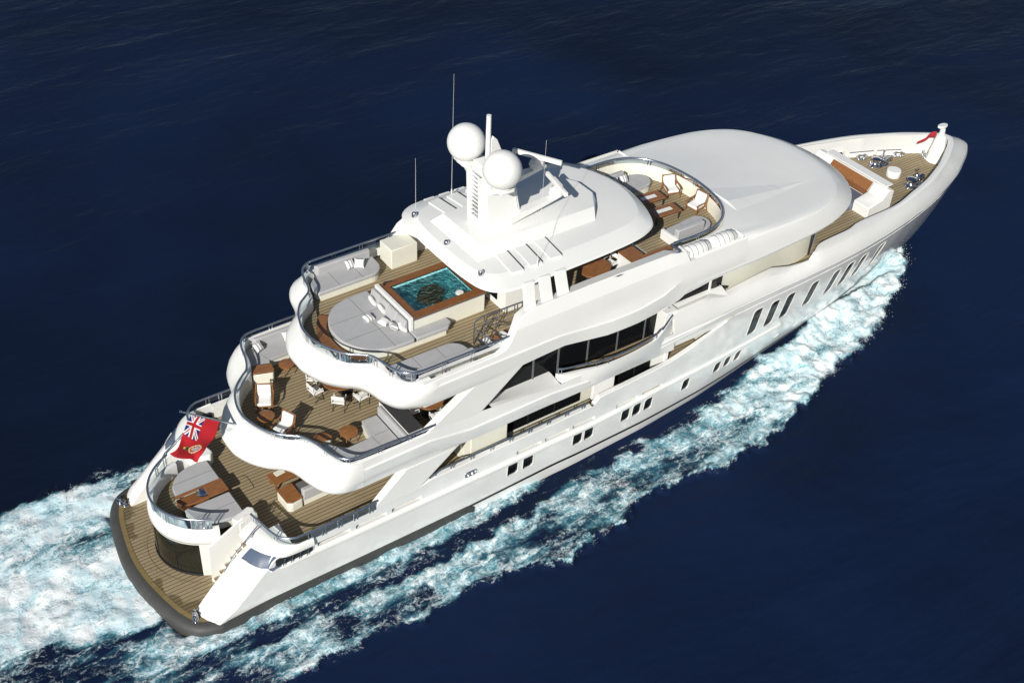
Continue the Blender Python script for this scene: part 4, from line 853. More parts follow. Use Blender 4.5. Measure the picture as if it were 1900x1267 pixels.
# curved teak step around the pad
m = MB(); a = full(catmull([(9.78, 0), (9.83, .6), (10.1, 1.3), (10.55, 1.9)], 5)); c = full(catmull([(10.2, 0), (10.25, .55), (10.5, 1.12), (10.9, 1.6)], 5))
m.rows([[Vector((p.x, p.y, 8.86)) for p in a], [Vector((p.x, p.y, 9.0)) for p in a], [Vector((p.x, p.y, 9.0)) for p in c]], flip=True); m.build('curved_step', 'varnished_teak', yacht)
def sofa_curved(name, label, pts, back, ypos, seams, floor, plinth='cream_with_bounce', seat=.45, group='built in deck sofas'):
    cx = sum(p[0] for p in pts)/len(pts); cy = sum(p[1] for p in pts)/len(pts); o = empty(name, (cx, cy, floor)); tag(o, label, 'sofa', group)
    L = [(p[0]-cx, p[1]-cy) for p in pts]
    cushion_part('seat_cushion', L, seat-.18, seat, 'grey_fabric', o, .05)
    m = MB(); m.prism([(x*.965, y*.93) for x, y in L], 0, seat-.18); m.build('plinth', plinth, o)
    if back:
        B = [(p[0]-cx, p[1]-cy) for p in back]; cushion_part('backrest', B, seat-.05, seat+.42, 'grey_fabric', o, .06)
    m = MB()
    for p, q in seams: line_on(m, (p[0]-cx, p[1]-cy), (q[0]-cx, q[1]-cy), seat+.002)
    m.build('seam', 'seam', o); return o
def circ(cx, cy, r, a0, a1, n=8): return [(cx+r*math.cos(R(a0+(a1-a0)*k/n)), cy+r*math.sin(R(a0+(a1-a0)*k/n))) for k in range(n+1)]
for s_, nm in ((1, 'port'), (-1, 'starboard')):
    pts = [(11.1, 2.85), (13.7, 2.88)]+circ(13.75, 3.55, .67, -90, 0, 6)+[(14.45, 4.2), (11.65, 4.2), (11.15, 3.7), (11.0, 3.2)]
    bk_ = [(11.7, 4.02), (14.3, 4.02), (14.35, 4.26), (11.6, 4.26)]
    pts = [(x, s_*y) for x, y in pts]; bk_ = [(x, s_*y) for x, y in bk_]
    sofa_curved('curved_sofa', 'grey cushioned sofa with rounded end along the far side of the sun pad' if s_ > 0 else 'grey cushioned sofa with rounded end along the near rail below the spiral stair', pts, bk_, 0, [((12.17, s_*2.9), (12.17, s_*4.0)), ((13.3, s_*2.9), (13.3, s_*4.0))], 8.85)
for i, (x, y, z, rz, ti, mt, lb) in enumerate((
    (12.62, .95, 9.52, 80, R(60), 'white_fabric', 'plain white pillow leaning on the sun pad backrest, farthest from the near rail'),
    (12.66, .25, 9.52, 84, R(62), 'white_fabric', 'second plain white pillow leaning on the sun pad backrest'),
    (11.95, .15, 9.40, 10, R(12), 'striped_fabric', 'striped pillow lying alone in the middle of the sun pad'),
    (12.35, -.42, 9.42, 30, R(14), 'white_fabric', 'plain white pillow lying flat on the sun pad between two striped ones'),
    (12.5, -.95, 9.48, 70, R(35), 'striped_fabric', 'striped pillow near the corner of the sun pad backrest'),
    (12.78, -1.2, 9.46, 70, R(40), 'white_fabric', 'white pillow in the near corner of the sun pad backrest'),
    (13.15, 3.82, 9.50, 5, R(50), 'striped_fabric', 'striped pillow on the far curved sofa of the top deck'),
    (13.55, 3.68, 9.48, -35, R(45), 'white_fabric', 'white pillow beside the striped one on the far curved sofa'),
    (14.0, -3.95, 9.46, 12, R(-40), 'white_fabric', 'white pillow on the near curved sofa half hidden by the rail'))):
    pillow((x, y, z), R(rz), ti, mat=mt, label=lb)

# ---- chairs and tables
def armchair():
    o = empty('armchair'); m = MB()       # faces -x
    m.obox((-.0, 0, .30), (1, 0, .06), .60, .62, .05); m.build('seat_frame', 'varnished_teak', o, bevel=.01)
    for y in (-.34, .34):
        m = MB(); m.tube([(-.36, y, 0), (-.30, y, .56)], [.025, .032], 8); m.build('leg', 'varnished_teak', o, smooth=50)
        m = MB(); m.tube([(.46, y, 0), (.30, y, .45), (.42, y, .95)], [.028, .038, .024], 8); m.build('leg', 'varnished_teak', o, smooth=50)
        m = MB(); P = catmull([(-.38, y, .55), (-.1, y*1.06, .60), (.2, y*1.05, .60), (.36, y, .66)], 4); rows = [[p+Vector((0, d, e)) for p in P] for d, e in ((-.035, .015), (.035, .015), (.035, -.02), (-.035, -.02), (-.035, .015))]; m.rows(rows); m.build('armrest', 'varnished_teak', o)
    m = MB(); m.obox((.44, 0, .90), (0, 1, 0), .05, .70, .08); m.build('top_rail', 'varnished_teak', o, bevel=.01)
    m = MB(); m.obox((-.02, 0, .40), (1, 0, .06), .58, .60, .14); m.build('seat_cushion', 'white_fabric', o, bevel=.045)
    m = MB(); m.obox((.31, 0, .68), (.28, 0, 1), .56, .52, .13, up=(-1, 0, .2)); m.build('back_cushion', 'white_fabric', o, bevel=.045)
    return o
AC = armchair(); G_AC = 'teak armchairs with white cushions'
def place(proto, first, loc, rz, label, cat, group):
    o = proto if first else copy_tree(proto); o.location = loc; o.rotation_euler = (0, 0, rz); tag(o, label, cat, group); return o
place(AC, True, (7.38, 1.0, 6.0), R(62), 'teak armchair with white cushions facing the near side, beside the wooden cube cabinet', 'chair', G_AC)
place(AC, False, (7.25, -.92, 6.0), R(22), 'teak armchair with white cushions turned aft, against the curved rail of the middle deck', 'chair', G_AC)
place(AC, False, (29.1, .78, 9.5), R(72), 'teak armchair in the forward lounge next to the far sofa', 'chair', G_AC)
place(AC, False, (29.15, -.95, 9.5), R(8), 'teak armchair in the forward lounge beside the near grey sofa', 'chair', G_AC)
def dining_chair():
    o = empty('dining_chair'); m = MB()    # faces -x
    m.obox((0, 0, .46), (1, 0, 0), .48, .46, .05); m.build('seat', 'white_fabric', o, bevel=.015)
    m = MB(); m.obox((.25, 0, .76), (0, 1, 0), .035, .52, .2, up=(.1, 0, 1)); m.build('backrest', 'white_fabric', o, bevel=.012)
    for y in (-.25, .25):
        m = MB(); m.tube([(-.24, y, 0), (.24, y, .44)], .016, 6); m.tube([(.24, y, 0), (-.24, y, .44)], .016, 6); m.build('leg', 'dark_frame', o, smooth=60)
        m = MB(); m.tube([(.24, y, .44), (.27, y, .86)], .016, 6); m.tube([(.25, y, .64), (-.2, y, .64), (-.22, y, .46)], .018, 6); m.build('armrest', 'matt_white', o, smooth=60)
    return o
DC = dining_chair(); G_DC = 'white folding chairs around the dining tables'; first = True
def dining_table(x, y, floor, rx, ry, rz, mat, label):
    o = empty('dining_table', (x, y, floor), rz); tag(o, label, 'table')
    m = MB(); m.prism([(rx*math.cos(a), ry*math.sin(a)) for a in [2*math.pi*k/32 for k in range(32)]], .70, .745); m.build('tabletop', mat, o, bevel=.012)
    m = MB(); m.lathe([(.35, 0), (.3, .04), (.07, .08), (.06, .66), (.2, .70)], (0, 0, 0), 16); m.build('pedestal', 'dark_frame', o, smooth=40); return o
t1 = (10.75, .22); dining_table(t1[0], t1[1], 6.0, 1.05, .80, R(10), 'dark_teak', 'oval wooden dining table half under the overhang of the middle deck, set with two plates')
cl = [(9.42, .35, 180+5, 'white folding chair at the aft end of the laid oval table'), (9.95, -.72, 180+48, 'white folding chair at the near aft side of the laid oval table, seen from behind'), (10.85, -.98, 180+95, 'white folding chair at the near forward side of the laid oval table'), (11.55, 1.0, 180-140, 'white folding chair at the far forward side of the laid oval table'), (9.75, 1.15, 180-38, 'white folding chair at the far aft side of the laid oval table')]
for x, y, a, lb in cl:
    place(DC, first, (x, y, 6.0), R(a), lb, 'chair', G_DC); first = False
for x, y, lb in ((10.05, .55, 'white plate on the oval table, farther of the two'), (10.45, -.18, 'white plate on the oval table, nearer of the two')):
    m = MB(); m.lathe([(.09, 0), (.15, .02), (.16, .03), (.11, .022), (0, .02)], (0, 0, 0), 24); o = m.build('plate', 'matt_white', None, smooth=40); o.location = (x, y, 6.747); tag(o, lb, 'plate')
dining_table(12.95, -3.0, 6.0, .62, .58, 0, 'varnished_teak', 'round wooden table in the shade beside the upper wing')
for x, y, a, lb in ((12.15, -2.9, 180, 'white folding chair aft of the shaded round table'), (12.85, -3.75, 265, 'white folding chair between the shaded round table and the near rail'), (13.75, -2.75, 0, 'white folding chair forward of the shaded round table')):
    place(DC, False, (x, y, 6.0), R(a), lb, 'chair', G_DC)
dining_table(22.1, -2.2, 8.86, .82, .62, R(15), 'varnished_teak', 'oval wooden table under the edge of the hardtop')
for x, y, a, lb in ((23.2, -1.95, 10, 'white folding chair between the hardtop table and the bar'), (21.9, -3.1, 262, 'white folding chair on the near side of the hardtop table'), (21.2, -3.0, 225, 'white folding chair on the aft near side of the hardtop table')):
    place(DC, False, (x, y, 8.86), R(a), lb, 'chair', G_DC)
def side_table(x, y, z, r, label, h=.5):
    o = empty('side_table', (x, y, z)); tag(o, label, 'table', 'small teak side tables')
    m = MB(); m.lathe([(r-.02, h-.04), (r, h-.03), (r, h-.005), (r-.02, h)], (0, 0, 0), 28); m.build('tabletop', 'varnished_teak', o, smooth=30)
    m = MB(); m.lathe([(r-.04, h-.1), (r-.04, h-.041)], (0, 0, 0), 20); m.build('apron', 'dark_teak', o)
    for k in range(4):
        a = R(45+90*k); m = MB(); m.tube([(r*.75*math.cos(a), r*.75*math.sin(a), h-.05), (r*.95*math.cos(a), r*.95*math.sin(a), 0)], [.028, .02], 8); m.build('leg', 'varnished_teak', o, smooth=60)
    return o
side_table(6.95, .0, 6.0, .36, 'round teak side table between the two armchairs at the curved rail')
side_table(9.32, -2.62, 6.0, .38, 'round teak side table standing in front of the L shaped sofa')
side_table(9.2, 2.55, 6.0, .34, 'round teak side table partly hidden by the white overhang')
o = empty('storage_cabinet', (8.1, 2.62, 6.0)); tag(o, 'white cube cabinet with reddish wooden lid beside the far sofa', 'cabinet')
m = MB(); m.prism([(-.5, -.1), (-.38, .42), (.46, .12), (.4, -.3), (.3, -.38)], 0, .56); m.build('body', 'cream_with_bounce', o, bevel=.04)
m = MB(); m.prism([(-.52, -.1), (-.4, .44), (.48, .13), (.42, -.31), (.31, -.4)], .60, .65); m.build('lid', 'varnished_teak', o, bevel=.015)
m = MB(); m.prism([(-.48, -.1), (-.37, .40), (.44, .11), (.38, -.28), (.29, -.36)], .56, .60); m.build('gap', 'dark_frame', o)
o = empty('low_table', (8.3, -2.3, 6.0)); tag(o, 'low wooden tray table with rounded corner at the end of the near sofa', 'table')
m = MB(); m.prism([(-.42, .15), (.05, .34), (.3, .02), (.36, -.18), (.22, -.32), (-.2, -.22)], .40, .45); m.build('tabletop', 'varnished_teak', o, bevel=.03)
m = MB(); m.prism([(-.38, .12), (.04, .3), (.27, .01), (.32, -.16), (.2, -.28), (-.18, -.19)], 0, .40); m.build('body', 'cream_with_bounce', o)
pts = [(7.85, -3.9), (7.75, -3.35), (7.95, -2.95), (8.2, -2.7), (8.55, -3.1), (8.85, -3.38), (9.9, -3.34), (10.1, -2.3), (10.82, -2.3), (10.82, -4.42), (8.5, -4.42), (8.1, -4.25)]
sofa_curved('corner_sofa', 'L shaped grey sofa at the near rail, backing onto a dark counter', pts, [(10.84, -2.3), (11.02, -2.3), (11.02, -4.45), (10.84, -4.45)], 0, [((10.1, -3.36), (10.82, -3.36)), ((9.95, -3.36), (10.1, -4.4))], 6.0)
pts = [(7.85, 3.9), (7.8, 3.2), (8.6, 2.85), (8.75, 3.25), (10.6, 3.3), (10.6, 4.45), (8.6, 4.45), (8.1, 4.3)]
sofa_curved('corner_sofa', 'grey sofa behind the white cube cabinet along the far rail of the middle deck', pts, [(8.6, 4.28), (10.6, 4.28), (10.6, 4.5), (8.5, 4.5)], 0, [((8.7, 3.3), (8.4, 4.3)), ((10.0, 3.3), (10.0, 4.3))], 6.0)
pillow((8.6, 4.0, 6.68), R(20), R(45), mat='striped_fabric', label='striped pillow in the aft corner of the far middle deck sofa')
pillow((10.05, 4.05, 6.68), R(0), R(40), mat='white_fabric', label='white pillow on the far middle deck sofa next to the white overhang')
m = MB(); m.box(11.06, -4.45, 6.0, 11.7, -2.1, 6.92); m.build('deck_counter_base', 'gelcoat', yacht)
m = MB(); m.box(11.04, -4.47, 6.925, 11.72, -2.08, 6.96); m.build('deck_counter', 'dark_counter', yacht)
m = MB(); m.box(11.15, -2.55, 6.962, 11.6, -2.52, 6.97); m.box(11.15, -2.9, 6.962, 11.18, -2.52, 6.97); m.build('counter_handle', 'steel', yacht)

# main deck aft furniture
o = empty('coffee_table', (7.25, -.62, 3.2)); tag(o, 'rectangular wooden coffee table on the aft main deck with a cream tray', 'table')
m = MB(); m.prism([(-.72, .25), (.55, .3), (.6, -.45), (-.7, -.5)], .40, .45); m.build('tabletop', 'varnished_teak', o, bevel=.01)
for x, y in ((-.6, .15), (.5, .2), (.5, -.36), (-.6, -.4)):
    m = MB(); m.box(x-.035, y-.035, 0, x+.035, y+.035, .40); m.build('leg', 'dark_teak', o)
m = MB(); m.box(-.22, -.14, 0, .22, .14, .03); o = m.build('tray', 'cream_with_bounce', None, bevel=.01); o.location = (7.05, -.55, 3.652); o.rotation_euler = (0, 0, R(5)); tag(o, 'small cream tray lying on the coffee table', 'tray')
m = MB(); m.lathe([(.06, 0), (.09, .06), (.05, .14), (.03, .2)], (0, 0, 0), 14); m.lathe([(.045, .0), (.06, .05), (.02, .1)], (.2, -.05, 0), 12); o = m.build('vase', 'dark_frame', None, smooth=50); o.location = (7.55, -.45, 3.652); tag(o, 'dark vase at the forward end of the coffee table', 'vase')
o = empty('bench_cabinet', (6.85, -1.95, 3.2)); tag(o, 'white bench end cabinet with wooden top on the aft main deck', 'cabinet')
m = MB(); m.prism([(-.42, .42), (.3, .48), (.3, -.5), (-.2, -.56), (-.38, -.45)], 0, .50); m.build('body', 'cream_with_bounce', o, bevel=.05)
m = MB(); m.prism([(-.43, .43), (.31, .49), (.31, -.51), (-.2, -.57), (-.4, -.46)], .53, .58); m.build('top', 'varnished_teak', o, bevel=.02)
m = MB(); m.prism([(-.40, .40), (.28, .46), (.28, -.48), (-.19, -.54), (-.37, -.43)], .50, .53); m.build('gap', 'dark_frame', o)
pts = [(7.2, -1.5), (9.0, -1.45), (9.0, -2.4), (7.2, -2.42)]
sofa_curved('bench_sofa', 'straight grey sofa on the aft main deck with dark striped seat, under the overhang', pts, [(7.2, -2.2), (9.0, -2.2), (9.0, -2.45), (7.2, -2.45)], 0, [((8.0, -1.5), (8.0, -2.2))], 3.2)
m = MB(); m.box(-.35, -.28, 0, .35, .28, .02); m.box(-.35, .30, 0, .35, .33, .018); o = m.build('folded_throw', 'stripe_grey', None, bevel=.006); o.location = (7.65, -1.82, 3.652); o.rotation_euler = (0, 0, R(4)); tag(o, 'dark grey folded throw lying on the bench sofa', 'throw')
# crescent sun pads
for s_ in (1, -1):
    half_ = [(2.85, .42), (2.95, 1.0), (3.25, 1.45), (3.7, 1.75), (4.3, 1.85), (4.83, 1.72), (4.83, .42)]
    pp = [(p.x, s_*p.y) for p in catmull(half_[:5], 5)]+[(4.83, s_*1.75), (4.83, s_*.42)]
    sofa_curved('crescent_pad', 'grey quarter round pad in the stern well, on the far side of the wooden strip' if s_ > 0 else 'grey quarter round pad in the stern well, on the near side of the wooden strip', pp, None, 0, [((3.0, s_*1.1), (4.8, s_*1.1))], 3.2, seat=.48, group='stern well pads')
o = empty('console_table', (3.75, 0, 3.2)); tag(o, 'long wooden strip table with dark inset dividing the stern well', 'table')
m = MB(); m.box(.25, -.38, .5, 1.08, .38, .58); m.box(-1.0, .28, .5, .25, .38, .58); m.box(-1.0, -.38, .5, .25, -.28, .58); m.build('tabletop', 'varnished_teak', o, bevel=.008)
m = MB(); m.box(-.95, -.28, .3, .25, .28, .44); m.build('inset', 'dark_teak', o); m = MB(); m.box(-.9, -.36, 0, 1.0, .36, .3); m.build('base', 'dark_frame', o)
m = MB(); m.lathe([(.1, .0), (.14, .02), (.24, .08), (.26, .12), (.24, .11), (.12, .04), (0, .03)], (0, 0, 0), 24); o = m.build('bowl', 'steel', None, smooth=50); o.location = (3.85, .02, 3.65); tag(o, 'shiny round bowl standing in the dark inset of the stern table', 'bowl')

# forward lounge
for s_ in (1, -1):
    y0, y1 = (1.55, 2.75) if s_ > 0 else (-2.9, -1.9)
    if s_ > 0:
        o = sofa_curved('lounge_sofa', 'grey sofa with rounded end and striped cushions along the far side of the forward lounge', [(25.6, y0), (28.2, y0)]+circ(28.2, y0+.6, .6, -90, 60, 7)+[(28.2, y1), (25.6, y1)], [(25.6, y1-.2), (27.6, y1-.2), (27.6, y1+.05), (25.6, y1+.05)], 0, [((27.5, y0), (27.5, y1))], 9.5)
    else:
        o = sofa_curved('lounge_sofa', 'grey sofa with its back to the near rail of the forward lounge', [(26.4, -2.75), (28.2, -2.75)]+circ(28.2, -2.2, .55, -90, 80, 7)+[(26.4, -1.85)], [(26.35, -2.78), (28.0, -2.78), (28.0, -2.5), (26.35, -2.5)], 0, [((27.3, -2.5), (27.3, -1.85))], 9.5)
        m = MB(); m.box(26.2, -2.95, 9.5, 26.38, -1.8, 10.0); m.build('sofa_end_panel', 'gelcoat', yacht, bevel=.03)
pillow((27.35, 2.3, 10.18), R(4), R(55), mat='striped_fabric', label='striped cushion in the sun on the far lounge sofa')
pillow((26.8, 2.3, 10.18), R(-4), R(55), mat='striped_fabric', label='striped cushion half in the shadow of the hardtop on the far lounge sofa')
for (x, y, lb) in ((27.55, .62, 'low wooden lounge table with white inlay next to the far sofa'), (27.45, -.62, 'low wooden lounge table with white inlay next to the near sofa')):
    o = empty('lounge_table', (x, y, 9.5), R(-4)); tag(o, lb, 'table', 'lounge tables')
    m = MB(); m.box(-.75, -.38, .42, .75, .38, .48); m.build('tabletop', 'varnished_teak', o, bevel=.01)
    m = MB(); m.box(-.45, -.12, .481, .4, .12, .488); m.build('inlay', 'matt_white', o)
    m = MB(); m.box(.752, -.38, .43, .80, .38, .475); m.build('edge_band', 'dark_frame', o)
    for px, py in ((-.65, -.3), (-.65, .3), (.65, -.3), (.65, .3)):
        m = MB(); m.box(px-.02, py-.02, 0, px+.02, py+.02, .42); m.build('leg', 'dark_frame', o)
# life raft canisters with their cradle
for side in (-1, 1):
    m = MB(); m.plate([(25.45, 9.6), (28.9, 9.6), (28.9, 10.17), (25.45, 10.17)], side*4.46, side*4.36); m.plate([(25.45, 9.4), (28.85, 9.4), (28.85, 10.3), (25.45, 10.3)], side*3.80, side*3.73)
    m.plate([(28.8, 9.4), (29.1, 9.4), (29.05, 10.1), (28.8, 10.28)], side*3.80, side*4.46); m.plate([(25.42, 9.4), (25.5, 9.4), (25.5, 10.5), (25.42, 10.5)], side*3.80, side*4.46); m.build('raft_cradle', 'gelcoat', yacht)
    m = MB(); m.box(25.45, min(side*3.7, side*4.6), 9.6, 28.85, max(side*3.7, side*4.6), 9.7); m.build('cradle_floor', 'gelcoat', yacht)
for x, y, lb in ((26.25, -4.08, 'aft one of two white life raft canisters by the near rail'), (27.85, -4.08, 'forward one of two white life raft canisters by the near rail')):
    o = empty('life_raft_canister', (x, y, 10.12)); tag(o, lb, 'life raft canister', 'life raft canisters'); m = MB(); prof = [(-.74, .0), (-.74, .22), (-.66, .33), (-.2, .36), (.2, .36), (.66, .33), (.74, .22), (.74, 0)]; vs = []; n = 20
    rows = [[Vector((px, r*math.cos(2*math.pi*k/n), r*math.sin(2*math.pi*k/n))) for k in range(n+1)] for px, r in prof]; m.rows(rows); m.build('shell', 'canister_white', o, smooth=50)
    for px in (-.45, -.15, .15, .45):
        m = MB(); m.tube([Vector((px, .362*math.cos(a), .362*math.sin(a))) for a in [2*math.pi*k/24 for k in range(24)]], .012, 5, closed=True); m.build('strap', 'stripe_grey', o)

# ------------------------------------------------------------ ensign on its staff, pennant at the bow
m = MB(); m.tube([(5.75, 0, 6.55), (3.5, 0, 8.36)], [.05, .03], 10); m.lathe([(.05, 0), (.05, .05), (0, .06)], (3.48, 0, 8.36), 10)
st = m.build('ensign_staff', 'rail_steel', yacht, smooth=60)
m = MB(); m.box(5.2, -.12, 6.35, 5.9, .12, 6.52); m.build('staff_bracket', 'gelcoat', st, bevel=.02)
NU, NV = 150, 96
A0 = Vector((3.94, 0, 8.05)); A1 = Vector((4.98, 0, 7.1)); B0 = Vector((2.86, 0, 6.45)); B1 = Vector((3.98, 0, 5.35))
def flagcol(u, v):      # u along the fly, v along the hoist from the staff head
    red = (.44, .006, .014); wht = (.85, .85, .85); blu = (.01, .015, .16)
    if u < .5 and v < .5:
        x, y = u*2*1.6, v*2; cx, cy = x-.8, y-.5
        if abs(cy) < .10 or abs(cx) < .10: return red
        if abs(cy) < .17 or abs(cx) < .17: return wht
        for sg in (1, -1):
            d = (cy-sg*cx/1.6)/math.sqrt(1+1/2.56)
            if abs(d) < .03: return red
            if abs(d) < .10: return wht
        return blu
    # badge: pineapple and turtle crest over a wavy shield with scroll
    x, y = (u-.74)/.2*1.0, (v-.5)/.28
    gold = (.85, .55, .06)
    if ((x+.0)/.75)**2+((y-.35)/.62)**2 < 1:
        if ((x)/.60)**2+((y-.35)/.48)**2 > 1: return gold if (math.sin(12*math.atan2(y-.35, x)) > -.2) else wht
        if abs(x) < .42 and abs(y-.35) < .36:
            if y < .18: return (.55, .01, .02) if math.hypot(x/.3, (y-.06)/.09) > 1 else gold
            return wht if math.sin(y*34+math.sin(x*9)) > 0 else (.02, .08, .35)
        return red
    if (x/.30)**2+((y+.52)/.16)**2 < 1: return (.03, .12, .06) if (x/.2)**2+((y+.52)/.1)**2 > .6 else (.01, .02, .02)
    if (x/.13)**2+((y+.80)/.22)**2 < 1: return gold
    return red
vs = []; cols = []
for j in range(NV+1):
    for i in range(NU+1):
        u, v = i/NU, j/NV; p = A0.lerp(A1, v).lerp(B0.lerp(B1, v), u)
        p.y += .16*math.sin(6.5*u+3*v)*u**.6+.06*math.sin(13*u-5*v)*u; p.z -= .10*math.sin(math.pi*v)*u*u; p.x += .07*math.sin(8*v+3*u)*u
        if u > .7: p += Vector((.10*math.sin(v*6.2-1.2), 0, -.12*math.sin(v*4.5))) * (u-.7)*2.2
        vs.append(tuple(p)); cols.append((*flagcol(u, v), 1))
m = MB(); m.add(vs, [(j*(NU+1)+i, j*(NU+1)+i+1, (j+1)*(NU+1)+i+1, (j+1)*(NU+1)+i) for j in range(NV) for i in range(NU)])
mt_, n_, l_, b__ = nodes_of('ensign_cloth'); ca = n_.new('ShaderNodeVertexColor'); ca.layer_name = 'dye'; l_.new(ca.outputs[0], b__.inputs['Base Color']); b__.inputs['Roughness'].default_value = .8
fo = m.build('ensign_flag', 'ensign_cloth', None, smooth=60); att = fo.data.color_attributes.new('dye', 'FLOAT_COLOR', 'POINT'); att.data.foreach_set('color', np.array(cols, dtype=np.float32).ravel())
sol = fo.modifiers.new('thick', 'SOLIDIFY'); sol.thickness = .012
tag(fo, 'red ensign with union canton and round badge hanging from the stern staff', 'flag')
m = MB(); m.rows([[Vector((48.85-.75*u, .12+.5*u+.08*math.sin(7*u), 7.75-.25*u-.28*v*(1-.6*u)-.45*u*u)) for v in np.linspace(0, 1.4, 5)] for u in np.linspace(0, 1, 10)])
o = m.build('bow_pennant', 'red_cloth', None, smooth=60); tag(o, 'small dark red pennant fluttering at the bow jackstaff', 'flag'); sol = o.modifiers.new('thick', 'SOLIDIFY'); sol.thickness = .01

# ------------------------------------------------------------ sea with the foam of bow wave and wake
def smooth(a, b, x): t = np.clip((x-a)/(b-a), 0, 1); return t*t*(3-2*t)
LAT = rng.random((256, 256))
def vnoise(x, y):
    xi = np.floor(x).astype(int); yi = np.floor(y).astype(int); fx = x-xi; fy = y-yi; fx = fx*fx*(3-2*fx); fy = fy*fy*(3-2*fy)
    g = lambda a, b: LAT[a % 256, b % 256]
    return (g(xi, yi)*(1-fx)+g(xi+1, yi)*fx)*(1-fy)+(g(xi, yi+1)*(1-fx)+g(xi+1, yi+1)*fx)*fy
def fbm(x, y, o=4):
    s = 0; a = .5; t = 0
    for k in range(o): s = s+a*vnoise(x*2**k+17.3*k, y*2**k+9.1*k); t += a; a *= .55
    return s/t
def axis(lo, hi, d, far, grow=1.12):
    a = list(np.arange(lo, hi, d)); s = d; x = hi
    up = []
    while x < far: up.append(x); s = min(s*grow, 40); x += s
    dn = []; s = d*grow; x = lo-s
    while x > -far: dn.append(x); s = min(s*grow, 40); x -= s
    return np.array(dn[::-1]+a+up)
gx = axis(-9, 50, .11, 900); gy = axis(-13, 8.5, .11, 900)
X, Y = np.meshgrid(gx, gy, indexing='ij'); A = -Y
w1 = fbm(X*.45+3, Y*.45, 4)-.5; w2 = fbm(X*1.3, Y*1.3+40, 4)-.5
Xw = X+w1*1.6; Aw = A+(w2*1.0+w1*1.2)*smooth(0, 8, 50-X)
yo = np.interp(Xw, [-15, -5, 0, 3.8, 7, 11, 13.7, 16, 18.7, 20.5, 23.5, 26, 30, 35.6, 41, 44.6, 46.5, 48.2], [10, 9, 8.5, 8.3, 8.4, 8.5, 8.4, 9.0, 9.1, 7.9, 8.3, 9.0, 8.2, 6.6, 5.0, 2.9, 1.5, .3])
yi = np.interp(Xw, [-15, -.1, 3.65, 7.4, 10.6, 13.3, 15.9, 19.3, 22.6, 25.8, 30, 36, 38.7, 47], [6.2, 5.8, 5.9, 5.7, 6.0, 6.0, 5.7, 5.25, 5.15, 4.95, 4.4, 3.0, 1.5, -1])
v = (Aw-yi)/(yo-yi)
band = smooth(-.08, .16, v)*(1-smooth(.86, 1.04, v))*(.54+.44*smooth(25, 36, X)+.18*np.exp(-((v-.25)/.2)**2)+.12*np.exp(-((v-.85)/.12)**2))*smooth(49, 47, X)
hw = np.array([[0]]); hullw = np.interp(X, [-1, 2, 10, 20, 24, 28], [4.5, 4.4, 4.45, 4.4, 4.2, 3.8])
hug = (1-smooth(.25, .75, A-hullw-np.interp(X, [-5, 3, 13, 17.5, 19.5], [.5, .35, .5, .1, -.6])+w2*.5))*smooth(2.5, 3.5, A)*smooth(-4, 1, X)*(1-smooth(17, 19, X))*.85
strand = smooth(4.3, 4.8, A)*(1-smooth(5.7, 6.6, A))*(.34*(1-smooth(10, 17, X))+.10)*(1-smooth(22, 30, X))
wake = smooth(-1.3, -.3, Y+2.0+X*.0-w2*1.2-np.clip(-X, 0, 9)*.22)*(1-smooth(5.9, 6.7, Y+w2*1.3-np.clip(-X, 0, 20)*.06))*(1-smooth(1.2, 3.2, X))*(1.0-.45*np.exp(-((Y-2.9-(-X)*.12)/.45)**2)*smooth(-4, 0, X))
lace = smooth(-6.3, -5.5, Y)*(1-smooth(-2.0, -.6, Y))*(1-smooth(1, 3.5, X))*.40
portb = smooth(4.2, 4.9, Y+w2)*(1-smooth(5.6, 6.6, Y+w2*1.5))*(1-smooth(3, 9, X))*.75
hol = fbm(X*.42+Y*.12, Y*.85-X*.05+30, 4); gap = np.clip((hol-.5)*3.2, -1, 1)
fore = smooth(27, 40, X)
band = band*(1+gap*(.42-.30*fore))+.45*np.exp(-((v-.95)/.035)**2)*smooth(10, 14, X)*(1-smooth(27, 33, X))*(fbm(X*.8, Y*.8, 2) > .42)
wake = wake*(1+gap*.16)+.12*wake
D = np.clip(np.maximum.reduce([band, hug, strand, wake, lace, portb]), 0, 1.25)
swell = (fbm(X*.09+5, Y*.16, 3)-.5)*.8*smooth(2, 14, np.abs(Y))+(fbm(X*.5, Y*.9+7, 3)-.5)*.16
rough = (fbm(X*1.1+60, Y*1.1, 4)-.5)*.42+(fbm(X*3.1, Y*3.1+11, 3)-.5)*.16
Z = .70+swell*.5+D*(.12+rough*1.25)*(1-.45*wake)+.14*np.exp(-((v-.93)/.07)**2)*smooth(5, 20, X)*(A > 0)*(X < 47)+.45*np.exp(-((v-.1)/.25)**2)*smooth(30, 44, X)*(1-smooth(46, 48.5, X))*(A > 0)
near = smooth(-1.3, -.1, X)*(1-smooth(4.9, 6.2, np.abs(Y)))*(1-smooth(14, 18, X)); Z = Z*(1-near)+np.clip(Z, .74, .90)*near
ins_ = smooth(.5, 1.3, X)*(1-smooth(44, 46, X))*(1-smooth(3.7, 4.1, np.abs(Y)+.11*np.clip(X-26, 0, 30))); Z = Z*(1-ins_)+.2*ins_
n0, n1 = X.shape
co = np.stack([X, Y, Z], -1).reshape(-1, 3).astype(np.float32)
idx = np.arange(n0*n1).reshape(n0, n1); q = np.stack([idx[:-1, :-1], idx[1:, :-1], idx[1:, 1:], idx[:-1, 1:]], -1).reshape(-1, 4).astype(np.int32)
me = bpy.data.meshes.new('sea'); me.vertices.add(len(co)); me.vertices.foreach_set('co', co.ravel()); me.loops.add(q.size); me.loops.foreach_set('vertex_index', q.ravel())
